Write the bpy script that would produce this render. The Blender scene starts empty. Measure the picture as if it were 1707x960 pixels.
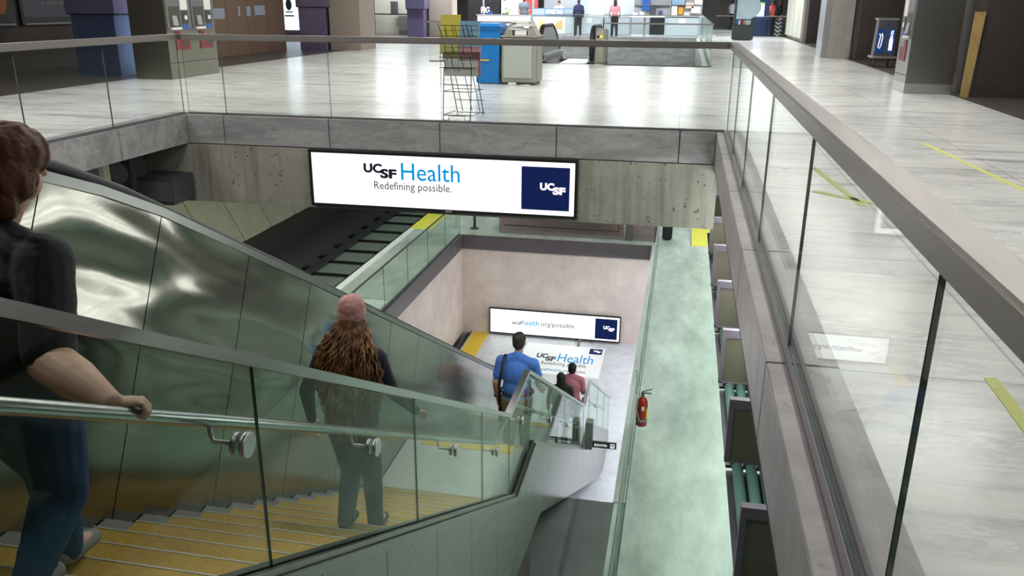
import bpy, bmesh, math, random
from mathutils import Vector as V, Matrix, noise
random.seed(7)
S = bpy.context.scene
COL = S.collection
R = math.radians

# ------------------------------------------------------------------ camera
cam_d = bpy.data.cameras.new('camera'); cam = bpy.data.objects.new('camera', cam_d); COL.objects.link(cam)
F, YAW, PIT, ROL = 1391.96, -0.195974, 0.328263, -0.0074070
fw = V((math.sin(YAW)*math.cos(PIT), math.cos(YAW)*math.cos(PIT), -math.sin(PIT)))
r0 = V((math.cos(YAW), -math.sin(YAW), 0)); d0 = fw.cross(r0)
rt = math.cos(ROL)*r0 + math.sin(ROL)*d0; dn = -math.sin(ROL)*r0 + math.cos(ROL)*d0
m = Matrix((rt, -dn, -fw)).transposed().to_4x4(); m.translation = V((0, 0, 1.35))
cam.matrix_world = m
cam_d.sensor_width = 36; cam_d.lens = 36*F/1707; cam_d.clip_start = .05; cam_d.clip_end = 200
S.camera = cam

# ------------------------------------------------------------------ world, lights, exposure
S.view_settings.view_transform = 'Standard'; S.view_settings.look = 'None'
S.view_settings.gamma = 1; S.view_settings.use_curve_mapping = False
S.view_settings.exposure = 0.0
S.cycles.max_bounces = 10; S.cycles.transparent_max_bounces = 40
S.cycles.caustics_reflective = False; S.cycles.caustics_refractive = False
W = bpy.data.worlds.new('world'); S.world = W; W.use_nodes = True
W.node_tree.nodes['Background'].inputs[0].default_value = (.80, .86, .92, 1)
W.node_tree.nodes['Background'].inputs[1].default_value = .06

def area(name, loc, size, power, color, rot=(0, 0, 0)):
    d = bpy.data.lights.new(name, 'AREA'); d.shape = 'RECTANGLE'; d.size, d.size_y = size
    d.energy = power; d.color = color
    o = bpy.data.objects.new(name, d); COL.objects.link(o); o.location = loc; o.rotation_euler = rot
    return o
WHITE = (1, .985, .95); COOL = (.90, .95, 1); GREEN = (.78, 1, .865)
ZC = 3.3
LAMPS = [(x, y) for y in (2, 5.5, 9, 13, 17.5, 22, 27, 32, 37, 43, 49) for x in (2.9,)] + [(-7.9, y) for y in (2, 5.5, 9, 13, 17.5, 22, 27)] + \
        [(x, y) for y in (13.5, 18, 30) for x in (-4.2, -1.2)] + [(x, y) for y in (34, 36.5, 39, 42) for x in (-13, -10.2, -7.2)] + [(x, y) for y in (36.5, 40.3) for x in (-5, -2.4, -.2)] + [(-4.4, 6.0), (-1.6, 6.0), (-4.4, 2.5)]
for x, y in LAMPS:
    p = 68 if x > 0 else 64
    if x > 0 and y < 10: p = 52
    if y > 33: p = 110
    area('concourse_lamp', (x, y, ZC-.012), (1.3, .10), p, COOL if y > 33 else WHITE)
for y in (3, 8, 13, 19, 26, 34):
    area('mezzanine_light', (2.1, y, -1.9), (.3, 4.5), 95 if y < 10 else 150, GREEN)
for y in (16, 22, 29, 36):
    area('mezzanine_light', (-8.6, y, -2.2), (.3, 5), 70, GREEN)
area('mezzanine_light', (-3.6, 23.5, -1.6), (4, .3), 130, (1, .93, .94), (R(28), 0, 0))  # added fill, out of view behind the beam, brightens the steel housing
area('wall_wash_lamp', (-9.6, 18, -2.2), (.3, 14), 210, (1, .97, .82), (0, R(50), 0))
for y in (15, 20, 25):
    area('platform_lamp', (.9, y, -7.0), (.4, 4.5), 150, COOL, (0, R(30), 0))

# ------------------------------------------------------------------ materials
MATS = {}
def mat(name, color=(.5, .5, .5), rough=.5, metal=0, emit=None, estr=1, spec=.5):
    if name in MATS: return MATS[name]
    M = bpy.data.materials.new(name); M.use_nodes = True; b = M.node_tree.nodes['Principled BSDF']
    b.inputs['Base Color'].default_value = (*color, 1); b.inputs['Roughness'].default_value = rough
    b.inputs['Metallic'].default_value = metal; b.inputs['Specular IOR Level'].default_value = spec
    if emit:
        b.inputs['Emission Color'].default_value = (*emit, 1); b.inputs['Emission Strength'].default_value = estr
    MATS[name] = M; return M
class NT:
    def __init__(s, M): s.t = M.node_tree; s.b = s.t.nodes.get('Principled BSDF')
    def n(s, typ, **k):
        o = s.t.nodes.new(typ)
        for a, v in k.items():
            if a.startswith('i_'):
                key = a[2:].replace('_', ' '); o.inputs[int(key) if key.isdigit() else key].default_value = v
            else: setattr(o, a, v)
        return o
    def l(s, a, b): s.t.links.new(a, b)
    def coord(s, scale=(1, 1, 1), rot=(0, 0, 0)):
        c = s.n('ShaderNodeTexCoord'); mp = s.n('ShaderNodeMapping'); mp.inputs['Scale'].default_value = scale
        mp.inputs['Rotation'].default_value = rot
        s.l(c.outputs['Object'], mp.inputs['Vector']); return mp.outputs[0]
    def ramp(s, fac, stops):
        r = s.n('ShaderNodeValToRGB'); e = r.color_ramp.elements
        while len(e) < len(stops): e.new(.5)
        for i, (p, c) in enumerate(stops): e[i].position = p; e[i].color = (*c, 1) if len(c) == 3 else c
        s.l(fac, r.inputs[0]); return r.outputs[0]
    def mix(s, fac, a, b, mode='MIX'):
        x = s.n('ShaderNodeMix', data_type='RGBA', blend_type=mode)
        for sock, v in ((x.inputs[0], fac), (x.inputs[6], a), (x.inputs[7], b)):
            if hasattr(v, 'links'): s.l(v, sock)
            else: sock.default_value = v if isinstance(v, (int, float)) else (*v, 1)
        return x.outputs[2]
    def math(s, op, a, b=0):
        x = s.n('ShaderNodeMath', operation=op)
        for sock, v in zip(x.inputs, (a, b)):
            if hasattr(v, 'links'): s.l(v, sock)
            else: sock.default_value = v
        return x.outputs[0]
    def noise(s, vec, scale, detail=4, rough=.55, dist=0):
        x = s.n('ShaderNodeTexNoise', i_Scale=scale, i_Detail=detail, i_Roughness=rough, i_Distortion=dist)
        s.l(vec, x.inputs['Vector']); return x.outputs['Fac']
    def seam(s, axis, period, off, w):
        c = s.n('ShaderNodeTexCoord'); sp = s.n('ShaderNodeSeparateXYZ'); s.l(c.outputs['Object'], sp.inputs[0])
        f = s.math('FRACT', s.math('DIVIDE', s.math('SUBTRACT', sp.outputs[axis], off-500*period), period))
        return s.math('LESS_THAN', f, w/period)
    def bump(s, h, strength, dist=.02):
        x = s.n('ShaderNodeBump', i_Strength=strength, i_Distance=dist); s.l(h, x.inputs['Height']); s.l(x.outputs[0], s.b.inputs['Normal'])

def marble_floor():
    M = mat('marble_floor', rough=.14, spec=.45); t = NT(M)
    v = t.noise(t.coord((.35, 2.4, 1), (0, 0, R(7))), 2.2, 9, .68, .8)
    c = t.ramp(v, [(.30, (.40, .405, .40)), (.40, (.70, .705, .68)), (.50, (.83, .83, .80)), (.75, (.86, .86, .83))])
    big = t.noise(t.coord((.5, .5, 1)), .9, 3)
    c = t.mix(t.math('MULTIPLY', big, .22), c, (.70, .72, .70))
    vn = t.noise(t.coord((.9, 3.6, 1), (0, 0, R(-16))), 2.6, 10, .74, 1.1); pm = t.noise(t.coord((.8, 1.2, 1)), 1.3, 3)
    vm = t.math('MULTIPLY', t.ramp(vn, [(.44, (0, 0, 0)), (.495, (1, 1, 1)), (.55, (0, 0, 0))]), t.ramp(pm, [(.40, (0, 0, 0)), (.62, (1, 1, 1))]))
    c = t.mix(t.math('MULTIPLY', vm, .6), c, (.36, .37, .385))
    t2 = t.math('MAXIMUM', t.seam(0, 1.39, 1.365, .014), t.seam(1, 1.64, 3.185, .014))
    c = t.mix(t.math('MULTIPLY', t2, .55), c, (.36, .35, .33)); t.l(c, t.b.inputs['Base Color'])
    t.l(t.math('MULTIPLY_ADD', v, .2), t.b.inputs['Roughness'])
    t.b.inputs['Roughness'].links[0].from_node.inputs[2].default_value = .13
    return M
def grey_marble(name, a, b, axis_rot, dark=.62, sc=(1, 1, 1)):
    M = mat(name, rough=.35); t = NT(M)
    v = t.noise(t.coord(sc, axis_rot), 2.4, 10, .72, .5); w = t.noise(t.coord(sc, axis_rot), 6.0, 8, .75, .3)
    c = t.ramp(v, [(.28, tuple(x*.8 for x in a)), (.45, a), (.60, b), (.75, tuple(x*.9 for x in a))])
    c = t.mix(t.ramp(w, [(.30, (1, 1, 1)), (.42, (0, 0, 0))]), c, tuple(x*dark for x in a))
    t.l(c, t.b.inputs['Base Color']); return M
def concrete(name, a, b, streak=0, pits=False, rough=.75, scale=1.0, sc=(1, 1, 1)):
    M = mat(name, rough=rough); t = NT(M)
    v = t.noise(t.coord(sc), 1.6*scale, 9, .68)
    c = t.ramp(v, [(.30, a), (.68, b)])
    if streak:
        s2 = t.noise(t.coord((9, 9, .55)), 1.0, 5, .6)
        c = t.mix(t.math('MULTIPLY', t.ramp(s2, [(.46, (0, 0, 0)), (.70, (1, 1, 1))]), streak), c, tuple(x*.45 for x in a))
    if pits:
        vo = t.n('ShaderNodeTexVoronoi', i_Scale=17.0); t.l(t.coord((1, 1, 1)), vo.inputs['Vector'])
        n2 = t.noise(t.coord((1, 1, 1)), 5.0, 2)
        p = t.math('LESS_THAN', vo.outputs['Distance'], t.math('MULTIPLY', t.math('SUBTRACT', n2, .36), .9))
        c = t.mix(t.math('MULTIPLY', p, .7), c, (.07, .065, .055))
    t.l(c, t.b.inputs['Base Color']); t.bump(v, .12, .02); return M
def steel(name, col, rough, wavy=0, brush=(1, 1, 60)):
    M = mat(name, col, rough, 1.0); t = NT(M)
    g = t.noise(t.coord(brush), 4, 3)
    t.l(t.math('MULTIPLY_ADD', g, .14), t.b.inputs['Roughness']); t.b.inputs['Roughness'].links[0].from_node.inputs[2].default_value = rough-.05
    if wavy:
        c = t.n('ShaderNodeTexCoord'); sp = t.n('ShaderNodeSeparateXYZ'); t.l(c.outputs['Object'], sp.inputs[0])
        y, z = sp.outputs[1], sp.outputs[2]
        p = t.math('ADD', t.math('MULTIPLY', y, .485), t.math('MULTIPLY', z, .875)); a = t.math('SUBTRACT', t.math('MULTIPLY', y, .875), t.math('MULTIPLY', z, .485))
        cb = t.n('ShaderNodeCombineXYZ'); t.l(t.math('MULTIPLY', a, .95), cb.inputs[0]); t.l(t.math('MULTIPLY', p, 3.1), cb.inputs[1])
        h = t.noise(cb.outputs[0], 1.0, 0, .3); fade = t.n('ShaderNodeMapRange'); t.l(a, fade.inputs[0])
        for q, vv in enumerate((4.6, 8.0, 1.0, .08)): fade.inputs[q+1].default_value = vv
        f2 = t.n('ShaderNodeMapRange'); t.l(p, f2.inputs[0])
        for q, vv in enumerate((.95, 1.45, .06, 1.0)): f2.inputs[q+1].default_value = vv
        h = t.math('MULTIPLY', t.math('MULTIPLY', t.math('SUBTRACT', h, .5), fade.outputs[0]), f2.outputs[0])
        t.bump(h, 1.0, wavy)
    return M
def glass(name, tint, refl=.05):
    M = bpy.data.materials.new(name); M.use_nodes = True; t = NT(M); t.t.nodes.remove(t.b)
    out = t.t.nodes['Material Output']; tr = t.n('ShaderNodeBsdfTransparent'); tr.inputs[0].default_value = (*tint, 1)
    gl = t.n('ShaderNodeBsdfGlossy'); gl.inputs['Roughness'].default_value = 0.01; gl.inputs[0].default_value = (.95, 1, .97, 1)
    lw = t.n('ShaderNodeLayerWeight', i_Blend=.5); f = t.math('POWER', lw.outputs['Facing'], 5.0)
    f = t.math('MULTIPLY_ADD', f, .38); f.node.inputs[2].default_value = refl
    mx = t.n('ShaderNodeMixShader'); t.l(f, mx.inputs[0]); t.l(tr.outputs[0], mx.inputs[1]); t.l(gl.outputs[0], mx.inputs[2])
    t.l(mx.outputs[0], out.inputs['Surface']); MATS[name] = M; return M
def speckle(name, a, b, scale=60, rough=.9):
    M = mat(name, rough=rough); t = NT(M)
    v = t.noise(t.coord(), scale, 3, .7); w = t.noise(t.coord((1, 1, 1)), 1.7, 5, .6)
    c = t.mix(.5, t.ramp(v, [(.35, a), (.65, b)]), t.ramp(w, [(.35, a), (.68, b)])); t.l(c, t.b.inputs['Base Color']); t.bump(v, .15, .01); return M

M_floor = marble_floor()
M_coping = grey_marble('coping_marble', (.30, .29, .29), (.42, .41, .41), (.3, .6, .5), .55, (.6, 2.2, 2.2))
M_coptop = grey_marble('coping_top', (.36, .335, .345), (.46, .43, .435), (0, 0, .6))
M_beam = concrete('beam_concrete', (.24, .23, .19), (.38, .365, .31), .55, True)
M_conc = concrete('concrete', (.36, .34, .31), (.50, .48, .45), .2)
M_well = concrete('well_wall_concrete', (.60, .485, .455), (.76, .65, .61), .08, False, .7, .8)
M_mez = concrete('mezzanine_floor_concrete', (.27, .315, .28), (.66, .70, .665), 0, False, .36, .75, (1, .38, 1))
M_dmez = concrete('dark_floor_concrete', (.12, .11, .115), (.17, .16, .165), 0, False, .5, .7)  # its darkness stands for shade on the near mezzanine floor
M_land = concrete('landing_concrete', (.52, .53, .50), (.64, .65, .62), 0, False, .6)
M_pfl = grey_marble('platform_floor_stone', (.58, .59, .63), (.66, .67, .71), (0, 0, .4), .9)
M_fascia = mat('dark_fascia', (.115, .098, .11), .45)
M_panelwall = concrete('cast_wall_panel', (.42, .40, .30), (.52, .50, .40), .12)
M_steel = steel('wavy_steel', (.26, .245, .215), .13, .105)
M_skirt = steel('skirt_steel', (.19, .182, .165), .24, .02)
M_rail = steel('rail_steel', (.44, .43, .43), .20, 0, (40, 1, 40))
M_crail = steel('concourse_rail_steel', (.35, .325, .305), .36, 0, (40, 1, 40))
M_brsteel = steel('brushed_steel', (.55, .55, .56), .33, 0, (1, 1, 50))
M_violetlit = steel('violet_lit_steel', (.44, .40, .70), .40, 0, (1, 1, 50))  # violet cast of the lighting put into the steel colour
M_pksteel = steel('housing_steel', (.48, .41, .43), .26)
M_glass = glass('rail_glass', (.95, .965, .958), .004)
M_sglass = glass('stair_glass', (.885, .93, .90), .014)
M_gedge = mat('glass_edge', (.07, .11, .095), .2)
M_gedgel = mat('glass_edge_green', (.30, .48, .40), .15)
M_seal = mat('black_sealant', (.015, .015, .016), .5)
M_carpet = speckle('yellow_tread_carpet', (.34, .20, .03), (.62, .38, .07))
M_nose = mat('tread_nosing', (.46, .43, .36), .6)
M_stone = speckle('stair_terrazzo', (.17, .155, .16), (.26, .24, .245), 30, .6)
M_yellow = speckle('yellow_edge_tile', (.72, .47, .03), (.82, .58, .06), 40, .7)
M_lemon = speckle('lemon_edge_tile', (.75, .66, .04), (.86, .80, .12), 40, .7)
M_black = mat('black', (.012, .012, .014), .4)
M_rubber = mat('black_rubber', (.02, .02, .022), .55)
M_brown = speckle('dark_brown_brick', (.035, .026, .022), (.062, .048, .040), 14, .6)
M_dkfloor = speckle('dark_floor_tile', (.075, .065, .06), (.12, .105, .10), 20, .35)
M_navy = mat('navy_panel', (.002, .004, .02), .6, emit=(.005, .012, .068), estr=1, spec=.08)
M_screen = mat('lit_screen', (.8, .8, .8), .5, emit=(1, 1, 1), estr=1.15)
M_tnavy = mat('navy_lettering', (.008, .01, .05), .5)
M_tblue = mat('blue_lettering', (.0, .02, .05), .6, emit=(0, .29, .64), estr=1, spec=.1)
M_tgrey = mat('grey_lettering', (.09, .09, .09), .5)
M_twhite = mat('white_lettering', (.8, .8, .8), .5, emit=(1, 1, 1), estr=.8)
M_white = mat('white_paint', (.80, .80, .79), .5)
M_paper = mat('paper', (.72, .71, .67), .8)
M_news = speckle('newsprint', (.45, .43, .42), (.70, .68, .66), 45, .9)
M_red = mat('red_paint', (.42, .02, .015), .3)
M_dkred = mat('dark_red_panel', (.22, .03, .035), .5)
M_bblue = mat('bin_blue', (.0, .17, .50), .35)
M_bnavy = mat('bin_navy', (.012, .06, .17), .4)
M_signblue = mat('sign_blue', (.015, .10, .42), .5)
M_grey = mat('grey_paint', (.30, .31, .32), .5)
M_dgrey = mat('dark_grey_paint', (.06, .062, .068), .5)
M_green_tape = mat('tape_green', (.62, .64, .20), .6)
M_tube = mat('lamp_tube', (.9, .9, .9), .4, emit=(.93, 1, .96), estr=14)
M_fix = mat('lamp_diffuser', (.9, .9, .9), .4, emit=(1, .985, .95), estr=7)
M_wire = mat('black_wire', (.02, .018, .018), .35)
M_wood = speckle('chipboard', (.30, .19, .06), (.50, .36, .14), 28, .8)
M_tan = mat('tan_concrete', (.34, .28, .24), .8)
M_cream = mat('cream_panel', (.62, .62, .52), .5)
M_ceil = concrete('ceiling_concrete', (.40, .39, .37), (.50, .49, .47))

# ------------------------------------------------------------------ mesh helpers
class MB:
    def __init__(s): s.bm = bmesh.new(); s.mi = 0
    def _tag(s, fs):
        for f in fs: f.material_index = s.mi
    def box(s, x0, x1, y0, y1, z0, z1, bev=0):
        x0, x1 = sorted((x0, x1)); y0, y1 = sorted((y0, y1)); z0, z1 = sorted((z0, z1))
        v = [s.bm.verts.new((x, y, z)) for z in (z0, z1) for y in (y0, y1) for x in (x0, x1)]
        fs = [s.bm.faces.new([v[i] for i in q]) for q in ((0, 2, 3, 1), (4, 5, 7, 6), (0, 1, 5, 4), (2, 6, 7, 3), (0, 4, 6, 2), (1, 3, 7, 5))]
        s._tag(fs)
        if bev:
            es = list({e for f in fs for e in f.edges})
            r = bmesh.ops.bevel(s.bm, geom=es, offset=bev, segments=2, affect='EDGES'); s._tag(r['faces'])
        return s
    def hull(s, pts):
        v = [s.bm.verts.new(p) for p in pts]; r = bmesh.ops.convex_hull(s.bm, input=v)
        s._tag([g for g in r['geom'] if isinstance(g, bmesh.types.BMFace)])
        return s
    def prism(s, poly, axis, a, b):
        """poly of 2-D points extruded along axis (0 x, 1 y, 2 z)"""
        def P(p, h):
            q = list(p); q.insert(axis, h); return q
        lo = [s.bm.verts.new(P(p, a)) for p in poly]; hi = [s.bm.verts.new(P(p, b)) for p in poly]; n = len(poly)
        fs = [s.bm.faces.new(lo), s.bm.faces.new(hi[::-1])]
        fs += [s.bm.faces.new((lo[i], hi[i], hi[(i+1) % n], lo[(i+1) % n])) for i in range(n)]
        s._tag(fs); return s
    def tube(s, pts, r, seg=8, closed=False, flat=1.0):
        pts = [V(p) for p in pts]; rings = []; n = len(pts); up = None
        rr = r if isinstance(r, (list, tuple)) else [r]*n
        for i, p in enumerate(pts):
            if closed: d = pts[(i+1) % n]-pts[i-1]
            else: d = pts[min(i+1, n-1)]-pts[max(i-1, 0)]
            d.normalize()
            if up is None:
                up = V((0, 0, 1)) if abs(d.z) < .9 else V((0, 1, 0))
            a = d.cross(up).normalized(); b = a.cross(d).normalized(); up = b
            rings.append([s.bm.verts.new(p+a*rr[i]*math.cos(t)+b*rr[i]*flat*math.sin(t)) for t in [2*math.pi*k/seg for k in range(seg)]])
        fs = []
        for i in range(n if closed else n-1):
            A, B = rings[i], rings[(i+1) % n]
            fs += [s.bm.faces.new((A[k], A[(k+1) % seg], B[(k+1) % seg], B[k])) for k in range(seg)]
        if not closed: fs += [s.bm.faces.new(rings[0][::-1]), s.bm.faces.new(rings[-1])]
        for f in fs: f.smooth = True
        s._tag(fs); return s
    def lathe(s, prof, c, axis='z', seg=24):
        rings = []
        for r, h in prof:
            ring = []
            for k in range(seg):
                t = 2*math.pi*k/seg; x, y = r*math.cos(t), r*math.sin(t)
                p = {'z': (x, y, h), 'x': (h, x, y), 'y': (x, h, y)}[axis]; ring.append(s.bm.verts.new(V(c)+V(p)))
            rings.append(ring)
        fs = []
        for A, B in zip(rings, rings[1:]):
            fs += [s.bm.faces.new((A[k], A[(k+1) % seg], B[(k+1) % seg], B[k])) for k in range(seg)]
        fs += [s.bm.faces.new(rings[0][::-1]), s.bm.faces.new(rings[-1])]
        for f in fs: f.smooth = len(f.verts) == 4
        s._tag(fs); return s
    def ell(s, c, r, M=None, seg=20, rings=12):
        mm = Matrix.Translation(V(c)) @ (M.to_4x4() if M else Matrix()) @ Matrix.Diagonal((*r, 1))
        g = bmesh.ops.create_uvsphere(s.bm, u_segments=seg, v_segments=rings, radius=1, matrix=mm)
        fs = {f for v in g['verts'] for f in v.link_faces}
        for f in fs: f.smooth = True
        s._tag(fs); return s
    def cap(s, p0, r0, p1, r1, seg=14):
        p0, p1 = V(p0), V(p1); d = p1-p0; L = d.length
        s.ell(p0, (r0,)*3, None, seg, 8); s.ell(p1, (r1,)*3, None, seg, 8)
        if L < 1e-5: return s
        q = d.to_track_quat('Z', 'Y').to_matrix().to_4x4()
        bmesh.ops.create_cone(s.bm, cap_ends=True, segments=seg, radius1=r0, radius2=r1, depth=L, matrix=Matrix.Translation((p0+p1)/2) @ q)
        return s
    def build(s, name, mats, parent=None, label=None, smooth=None):
        bmesh.ops.recalc_face_normals(s.bm, faces=s.bm.faces)
        me = bpy.data.meshes.new(name); s.bm.to_mesh(me); s.bm.free()
        for mm in (mats if isinstance(mats, (list, tuple)) else [mats]): me.materials.append(mm)
        return link(name, me, parent, label)
def link(name, me, parent=None, label=None):
    o = bpy.data.objects.new(name, me); COL.objects.link(o)
    if parent:
        o.parent = parent
        o.matrix_parent_inverse = Matrix.Translation(-world_loc(parent))
    if label: o['label'] = label
    return o
def world_loc(o):
    p = V(o.location)
    if o.parent: p = p + world_loc(o.parent) + o.matrix_parent_inverse.translation
    return p
def thing(name, loc, label, cat, group=None, kind=None):
    o = bpy.data.objects.new(name, None); COL.objects.link(o); o.location = loc; o.empty_display_size = .1
    return tag(o, label, cat, group, kind)
def tag(o, label, cat, group=None, kind=None):
    o['label'] = label; o['category'] = cat
    if group: o['group'] = group
    if kind: o['kind'] = kind
    return o
def struct(name, mb, m): o = mb.build(name, m); o['kind'] = 'structure'; return o
def evaluated(o):
    dg = bpy.context.evaluated_depsgraph_get(); me = bpy.data.meshes.new_from_object(o.evaluated_get(dg)); return me
def remesh(name, mb, voxel, m, parent=None, it=4, label=None, disp=0):
    bmesh.ops.recalc_face_normals(mb.bm, faces=mb.bm.faces)
    me = bpy.data.meshes.new('tmp'); mb.bm.to_mesh(me); mb.bm.free()
    t = bpy.data.objects.new('tmp', me); COL.objects.link(t)
    a = t.modifiers.new('a', 'REMESH'); a.mode = 'VOXEL'; a.voxel_size = voxel; a.use_smooth_shade = True
    if it:
        b = t.modifiers.new('b', 'SMOOTH'); b.iterations = it; b.factor = .5
    me2 = evaluated(t); bpy.data.objects.remove(t)
    for p in me2.polygons: p.use_smooth = True
    if disp:
        for v in me2.vertices:
            k = noise.noise(V((v.co.x*28, v.co.y*28, v.co.z*9)))*disp + noise.noise(v.co*60)*disp*.4
            v.co += v.normal*k
    me2.materials.clear(); me2.materials.append(m); me2.name = name
    return link(name, me2, parent, label)
def text(name, s, m, fit, plane, parent=None, bold=0, label=None, depth=.003):
    """lettering fitted to a rectangle; plane ('y', y) faces -Y, ('z', z) lies on a floor, ('x+', x) faces +X, ('x-', x) faces -X"""
    cu = bpy.data.curves.new('t', 'FONT'); cu.body = s; cu.offset = bold; cu.extrude = .002; cu.resolution_u = 3
    t = bpy.data.objects.new('t', cu); COL.objects.link(t); me = evaluated(t); bpy.data.objects.remove(t)
    xs = [v.co.x for v in me.vertices]; ys = [v.co.y for v in me.vertices]
    a0, a1, b0, b1 = fit; X0, X1, Y0, Y1 = min(xs), max(xs), min(ys), max(ys)
    for v in me.vertices:
        a = a0+(v.co.x-X0)/(X1-X0)*(a1-a0); b = b0+(v.co.y-Y0)/(Y1-Y0)*(b1-b0); h = depth if v.co.z > 0 else 0
        k, c = plane
        v.co = {'y': (a, c-h, b), 'z': (a, b, c+h), 'x+': (c+h, a, b), 'x-': (c-h, -a, b)}[k]
    me.materials.clear(); me.materials.append(m); me.name = name
    return link(name, me, parent, label)

# ------------------------------------------------------------------ setting
ZM, ZP = -6.43, -10.11            # mezzanine and platform floors
XW0, XW1, YW = -6.10, .40, 9.62   # the near well: sides and far edge
f = MB()
f.box(-9.88, XW0-.32, -3, 60, -.30, 0); f.box(XW0-.32, XW1+.28, 9.88, 20.4, -.30, 0); f.box(XW0-.32, -6.0, 20.4, 38, -.3, 0); f.box(.4, XW1+.28, 20.4, 38, -.3, 0); f.box(XW1+.28, 4.25, -3, 60, -.30, 0)
f.box(XW0-.32, XW1+.28, 38, 60, -.30, 0)
struct('floor', f, M_floor)
f = MB(); f.box(-22, -9.88, -3, 60, -.30, .0); f.box(4.25, 12, -3, 60, -.30, .0); struct('floor_tile_border', f, M_dkfloor)
f = MB(); f.box(-22, 12, -3, 60, ZC+.1, ZC+.3); struct('ceiling', f, M_ceil)
f = MB(); f.box(-22, 12, 60, 60.3, 0, ZC+.1); struct('wall_north', f, M_conc)
f = MB(); f.box(-16.5, -16.2, -3, 60, 0, ZC+.1); struct('wall_west', f, M_brown)
f = MB(); f.box(10, 10.3, -3, 60, 0, ZC+.1); struct('wall_east', f, M_brown)
f = MB(); f.box(4.46, 10, 14.62, 15.5, 0, ZC+.1); f.box(5.8, 10, 15.5, 24.2, 0, ZC+.1); f.box(4.4, 10, 24.2, 25.0, 0, ZC+.1)
struct('wall_1', f, M_brown)
# marble coping of the near well, one slab per 1.4 m module
def coping(x0, x1, y0, y1, cuts, axis):
    mb = MB(); c = [x0 if axis == 0 else y0] + cuts + [x1 if axis == 0 else y1]
    for a, b in zip(c, c[1:]):
        if axis == 0: mb.box(a+.005, b-.005, y0, y1, -.35, .004, .004)
        else: mb.box(x0, x1, a+.005, b-.005, -.35, .004, .004)
    return mb
struct('trim_1', coping(XW0, XW1, YW, 9.88, [-5.6, -4.2, -2.8, -1.4, 0], 0), M_coping)
struct('trim_2', coping(XW0-.32, XW0, -2.5, 9.88, [.0, 1.4, 2.8, 4.2, 5.6, 7.0, 8.28], 1), M_coping)
struct('trim_3', coping(XW1, XW1+.28, -2.5, 9.88, [-.1, 1.55, 3.2, 4.85, 6.5, 8.2], 1), M_coptop)
f = MB(); f.box(XW0, XW1+.05, YW-.004, YW+.5, -1.10, -.36); struct('beam', f, M_beam)
f = MB(); f.box(XW0-.68, XW0+.0, YW-.02, YW+.5, -1.10, -.36); struct('beam_end', f, M_beam)
f = MB(); f.box(XW1+.02, XW1+.3, -2.5, 9.62, -.45, -.36); struct('beam_edge', f, M_seal)
# slab edge of the second well
f = MB(); f.box(XW0-.32, XW1+.28, 20.1, 20.4, -.9, -.3); f.box(XW0-.32, -6.0, 20.4, 38, -.9, -.3); f.box(.4, XW1+.28, 20.4, 38, -.9, -.3); f.box(-6.0, .4, 37.6, 38, -1.4, -.001)
struct('trim_4', f, M_coping)

# mezzanine
f = MB(); f.box(-.64, 12, -2, 60, ZM-.48, ZM); f.box(-7.45, -.64, 27.8, 60, ZM-.48, ZM); f.box(-9.35, -7.45, 3, 60, ZM-.48, ZM)
struct('floor_mezzanine', f, M_mez)
f = MB(); f.box(-7.45, -.64, 3, 12.0, ZM-.48, ZM-.001); struct('floor_mezzanine_shaded', f, M_dmez)  # dark colour stands in for the shade beneath the stairs
f = MB(); f.box(-7.37, -7.33, 12.0, 27.8, ZM-.50, ZM+.01); f.box(-7.37, -.62, 27.76, 27.8, ZM-.50, ZM+.01)
struct('trim_5', f, M_fascia)
f = MB(); f.box(-.66, -.44, 12.0, 27.8, ZM-.3, ZM+.02); struct('trim_6', f, M_mez)
f = MB(); f.box(-9.42, -9.2, 3, 28.2, ZM-.05, ZM+.008); struct('trim_7', f, M_white)
f = MB(); f.box(-9.42, -8.6, 28.2, 60, ZM-.05, ZM+.008); struct('trim_8', f, M_lemon)
f = MB(); f.box(.66, 1.6, 28.1, 33, ZM-.05, ZM+.008); struct('trim_9', f, M_lemon)
f = MB(); f.box(.60, .66, 28.1, 33, ZM-.05, ZM+.008); struct('trim_10', f, M_grey)
f = MB(); f.box(-16, -9.42, -2, 60, -7.9, -7.6); struct('floor_trackbed', f, mat('trackbed', (.055, .056, .06), .6))
f = MB(); f.box(-9.42, -9.35, -2, 60, -7.6, ZM); struct('wall_trackside', f, M_dmez)
f = MB(); f.box(-15.5, -14.9, -2, 60, -7.6, -6.9); struct('trim_11', f, mat('track_kerb', (.045, .042, .042), .7))
def panel_wall():
    mb = MB(); y = 8.0
    while y < 52:
        mb.hull([(x+o, yy, z) for (x, z) in ((-15.1, -7.2), (-18.6, -.5)) for o in (0, -.2) for yy in (y+.015, y+1.75-.015)])
        mb.hull([(x+o, yy, z) for (x, z) in ((-15.12, -7.2), (-18.62, -.5)) for o in (0, -.2) for yy in (y+1.765, y+2.1-.015)])
        y += 2.1
    return mb
struct('wall_panelled', panel_wall(), M_panelwall)
f = MB(); f.hull([(x+o, y, z) for (x, z) in ((-15.2, -7.3), (-18.7, -.6)) for o in (-.1, -.3) for y in (-2, 60)]); struct('wall_panel_backing', f, M_seal)
f = MB(); f.box(-22, 12, 58, 58.3, -7.6, -.3); struct('wall_2', f, M_conc)
f = MB(); f.box(8, 8.3, -2, 58, ZM, -.3); struct('wall_3', f, M_conc)
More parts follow.
